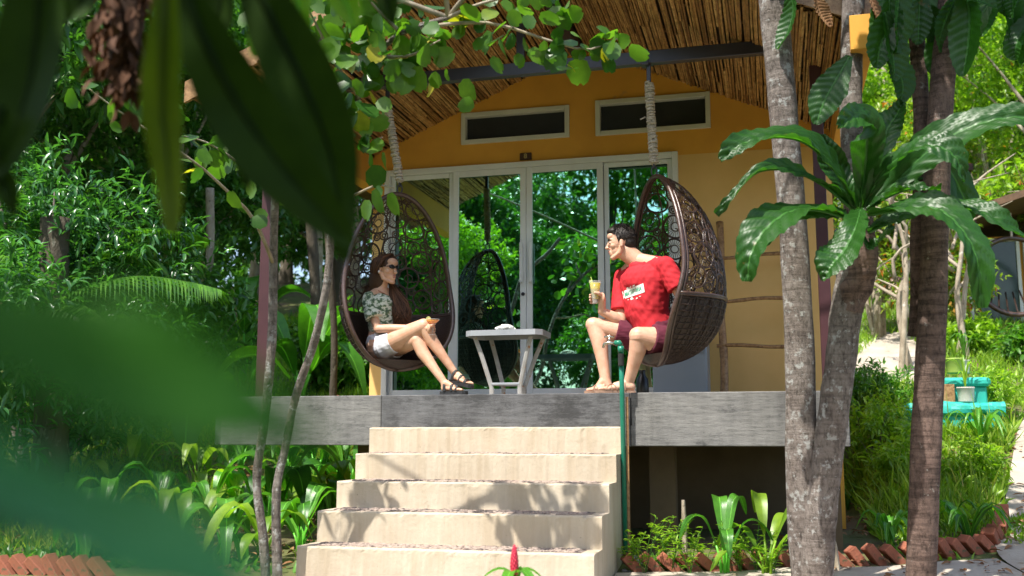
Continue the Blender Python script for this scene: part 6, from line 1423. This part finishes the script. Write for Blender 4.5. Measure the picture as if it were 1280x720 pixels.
mb = MB(); q = PY(1187, 500, a[1]+.25); mb.box((q[0]-.06, q[1], zt-.03), (q[0]+.06, q[1]+.06, zt+.22), bev=.004); tag(mb.build('wood_block', BAMB), 'ochre wooden block leaning by the turquoise planter block', 'wood block')
# ------------------------------------------------------------------ the other bungalow, up right
TEALG = mat('teal_shade_glass', (.03, .07, .06), (.02, .05, .045), 2, .15, 0)
yb = 18.5; f0 = PY(1135, 345, 22)
FB = root('far_bungalow', (PY(1290, 425, yb)[0], yb, PY(1290, 425, yb)[2]), 'shaded second bungalow with maroon deck edge and dark glass at the right edge', 'bungalow')
xa = PY(1216, 425, yb)[0]; xb = xa+5.2; zd = PY(1216, 418, yb)[2]; zg = zd-.9
mb = MB(); mb.box((xa, yb, zd-.17), (xb, yb+.12, zd), bev=.01); mb.build('deck_edge', MAROON, FB)
mb = MB(); mb.box((xa, yb+.12, zd-.12), (xb, yb+5, zd-.01)); mb.build('deck_floor', CONC, FB)
mb = MB(); mb.box((xa+.1, yb+.35, zg-1.2), (xb-.1, yb+.45, zd-.13)); mb.build('foundation_wall', DARK, FB)
mb = MB(); mb.box((xa+.1, yb+1.7, zd), (xb, yb+5, zd+1.95)); mb.build('wall', ORANGE, FB)
for i in range(3):
    x = xa+.3+i*.95; mb = MB(); mb.box((x, yb+1.64, zd+.05), (x+.85, yb+1.68, zd+1.85)); w_ = mb.build('glass_pane', TEALG, FB); mb = MB(); frame_rect(mb, x-.02, x+.87, zd, zd+1.9, .06, yb+1.60, yb+1.69); mb.build('frame', WHITE, w_)
for x in (xa+.08, xb-.2):
    mb = MB(); mb.box((x, yb+.05, zd), (x+.1, yb+.15, zd+1.95)); mb.build('post', MAROON, FB)
mb = MB(); mb.prism([(xa-.2, zd+1.95), ((xa+xb)/2, zd+2.8), (xb+.5, zd+1.95), (xb+.5, zd+2.07), ((xa+xb)/2, zd+2.92), (xa-.2, zd+2.07)], yb-.1, yb+5.5); mb.build('roof', mat('far_thatch', (.16, .09, .05), (.10, .06, .035), 8, .9, .5), FB)
# its round hanging seat
c = PY(1268, 345, yb+.3); R0 = .62; HS = root('hoop_swing', (c[0], c[1], c[2]-R0), 'dark hoop swing hanging on the porch of the far bungalow', 'hanging chair'); mb = MB()
mb.tube([(c[0]+R0*cos(t_), c[1]+.15*sin(t_), c[2]+R0*1.1*sin(t_)) for t_ in [q*2*pi/40 for q in range(41)]], .045, 8); mb.build('rim', RIMM, HS, smooth=True)
mb = MB()
for k in range(12):
    t_ = pi+pi*(k+.5)/12; mb.tube([(c[0]+R0*cos(t_), c[1], c[2]+R0*1.1*sin(t_)), (c[0]+R0*.9*cos(t_), c[1]+.3, c[2]+R0*1.0*sin(t_)+.05), (c[0]+R0*.7*cos(t_), c[1]+.5, c[2]+R0*.5*sin(t_)+.1)], .015, 5)
mb.build('seat_basket', WICK, HS, smooth=True); mb = MB(); mb.tube([(c[0], c[1], c[2]+R0*1.1), (c[0], c[1], zd+2.1)], .02, 6); mb.build('rope', ROPE, HS)
# low porch behind the lawn (between the twin trunk and the right trunk)
y2 = 25.0; pa = PY(1035, 352, y2); pb = PY(1140, 350, y2)
PB = root('porch', (pa[0], y2, pa[2]), 'maroon edged porch far up the slope above the lawn', 'porch'); mb = MB(); mb.box((pa[0], y2, pa[2]-.16), (pb[0]+1, y2+.15, pa[2]+.05), bev=.01); mb.box((pa[0], y2+.15, pa[2]-.1), (pb[0]+1, y2+3, pa[2])); mb.build('deck', MAROON, PB)
mb = MB(); mb.box((pa[0]+.1, y2+.3, pa[2]-1.2), (pb[0]+.9, y2+.4, pa[2]-.16)); mb.build('foundation_wall', DARK, PB)
mb = MB(); mb.box((pa[0], y2+2.2, pa[2]), (pb[0]+1, y2+3, pa[2]+2.4)); mb.build('wall', TEALG, PB)
for i in range(3):
    mb = MB(); x = pa[0]+.3+i*.8; mb.box((x, y2+.02, pa[2]+.05), (x+.07, y2+.09, pa[2]+2.4)); mb.build('post', WHITED, PB)
mb = MB(); mb.box((pa[0]-.4, y2-.4, pa[2]+2.4), (pb[0]+1.4, y2+3.4, pa[2]+2.55)); mb.build('roof', MAROON, PB)
# small stone lantern on the lawn and dry twigs behind it
q = GP(1097, 392); SLN = MB(); SLN.lathe([(.10, 0), (.07, .06), (.05, .12), (.10, .16), (.05, .20), (.08, .26), (.04, .30), (.05, .36), (.01, .40)], tuple(q), 12); tag(SLN.build('stone_lantern', RK, smooth=True), 'little tiered stone lantern on the far lawn', 'lantern')
GT = 'dry twiggy bushes on the far lawn'
for i, (px, py) in enumerate(((1080, 385), (1112, 386), (1125, 382), (1068, 387))):
    p = GP(px, py); p = p if p[1] < 24.5 else np.array([p[0]*24/p[1], 24, gz(p[0]*24/p[1], 24)]); r = random.Random(i); mb = MB()
    for k in range(26):
        aa = r.uniform(0, 6.28); l = r.uniform(.35, .65); mb.tube(catmull([p, (p[0]+.12*cos(aa), p[1]+.12*sin(aa), p[2]+l*.5), (p[0]+l*.6*cos(aa), p[1]+l*.6*sin(aa), p[2]+l*r.uniform(.8, 1.2))], 5), [.02, .016, .012, .009, .005], 4)
    tag(mb.build('dry_bush', mat('bleached_twigs', (.55, .42, .30), (.4, .3, .2), 9, .9, 0), smooth=True), ['leftmost full dry twiggy bush above the stone lantern', 'dry twiggy bush right of the stone lantern', 'rightmost dry twiggy bush by the bare stems', 'dry twiggy bush hard against the forked tree'][i], 'bush', GT)
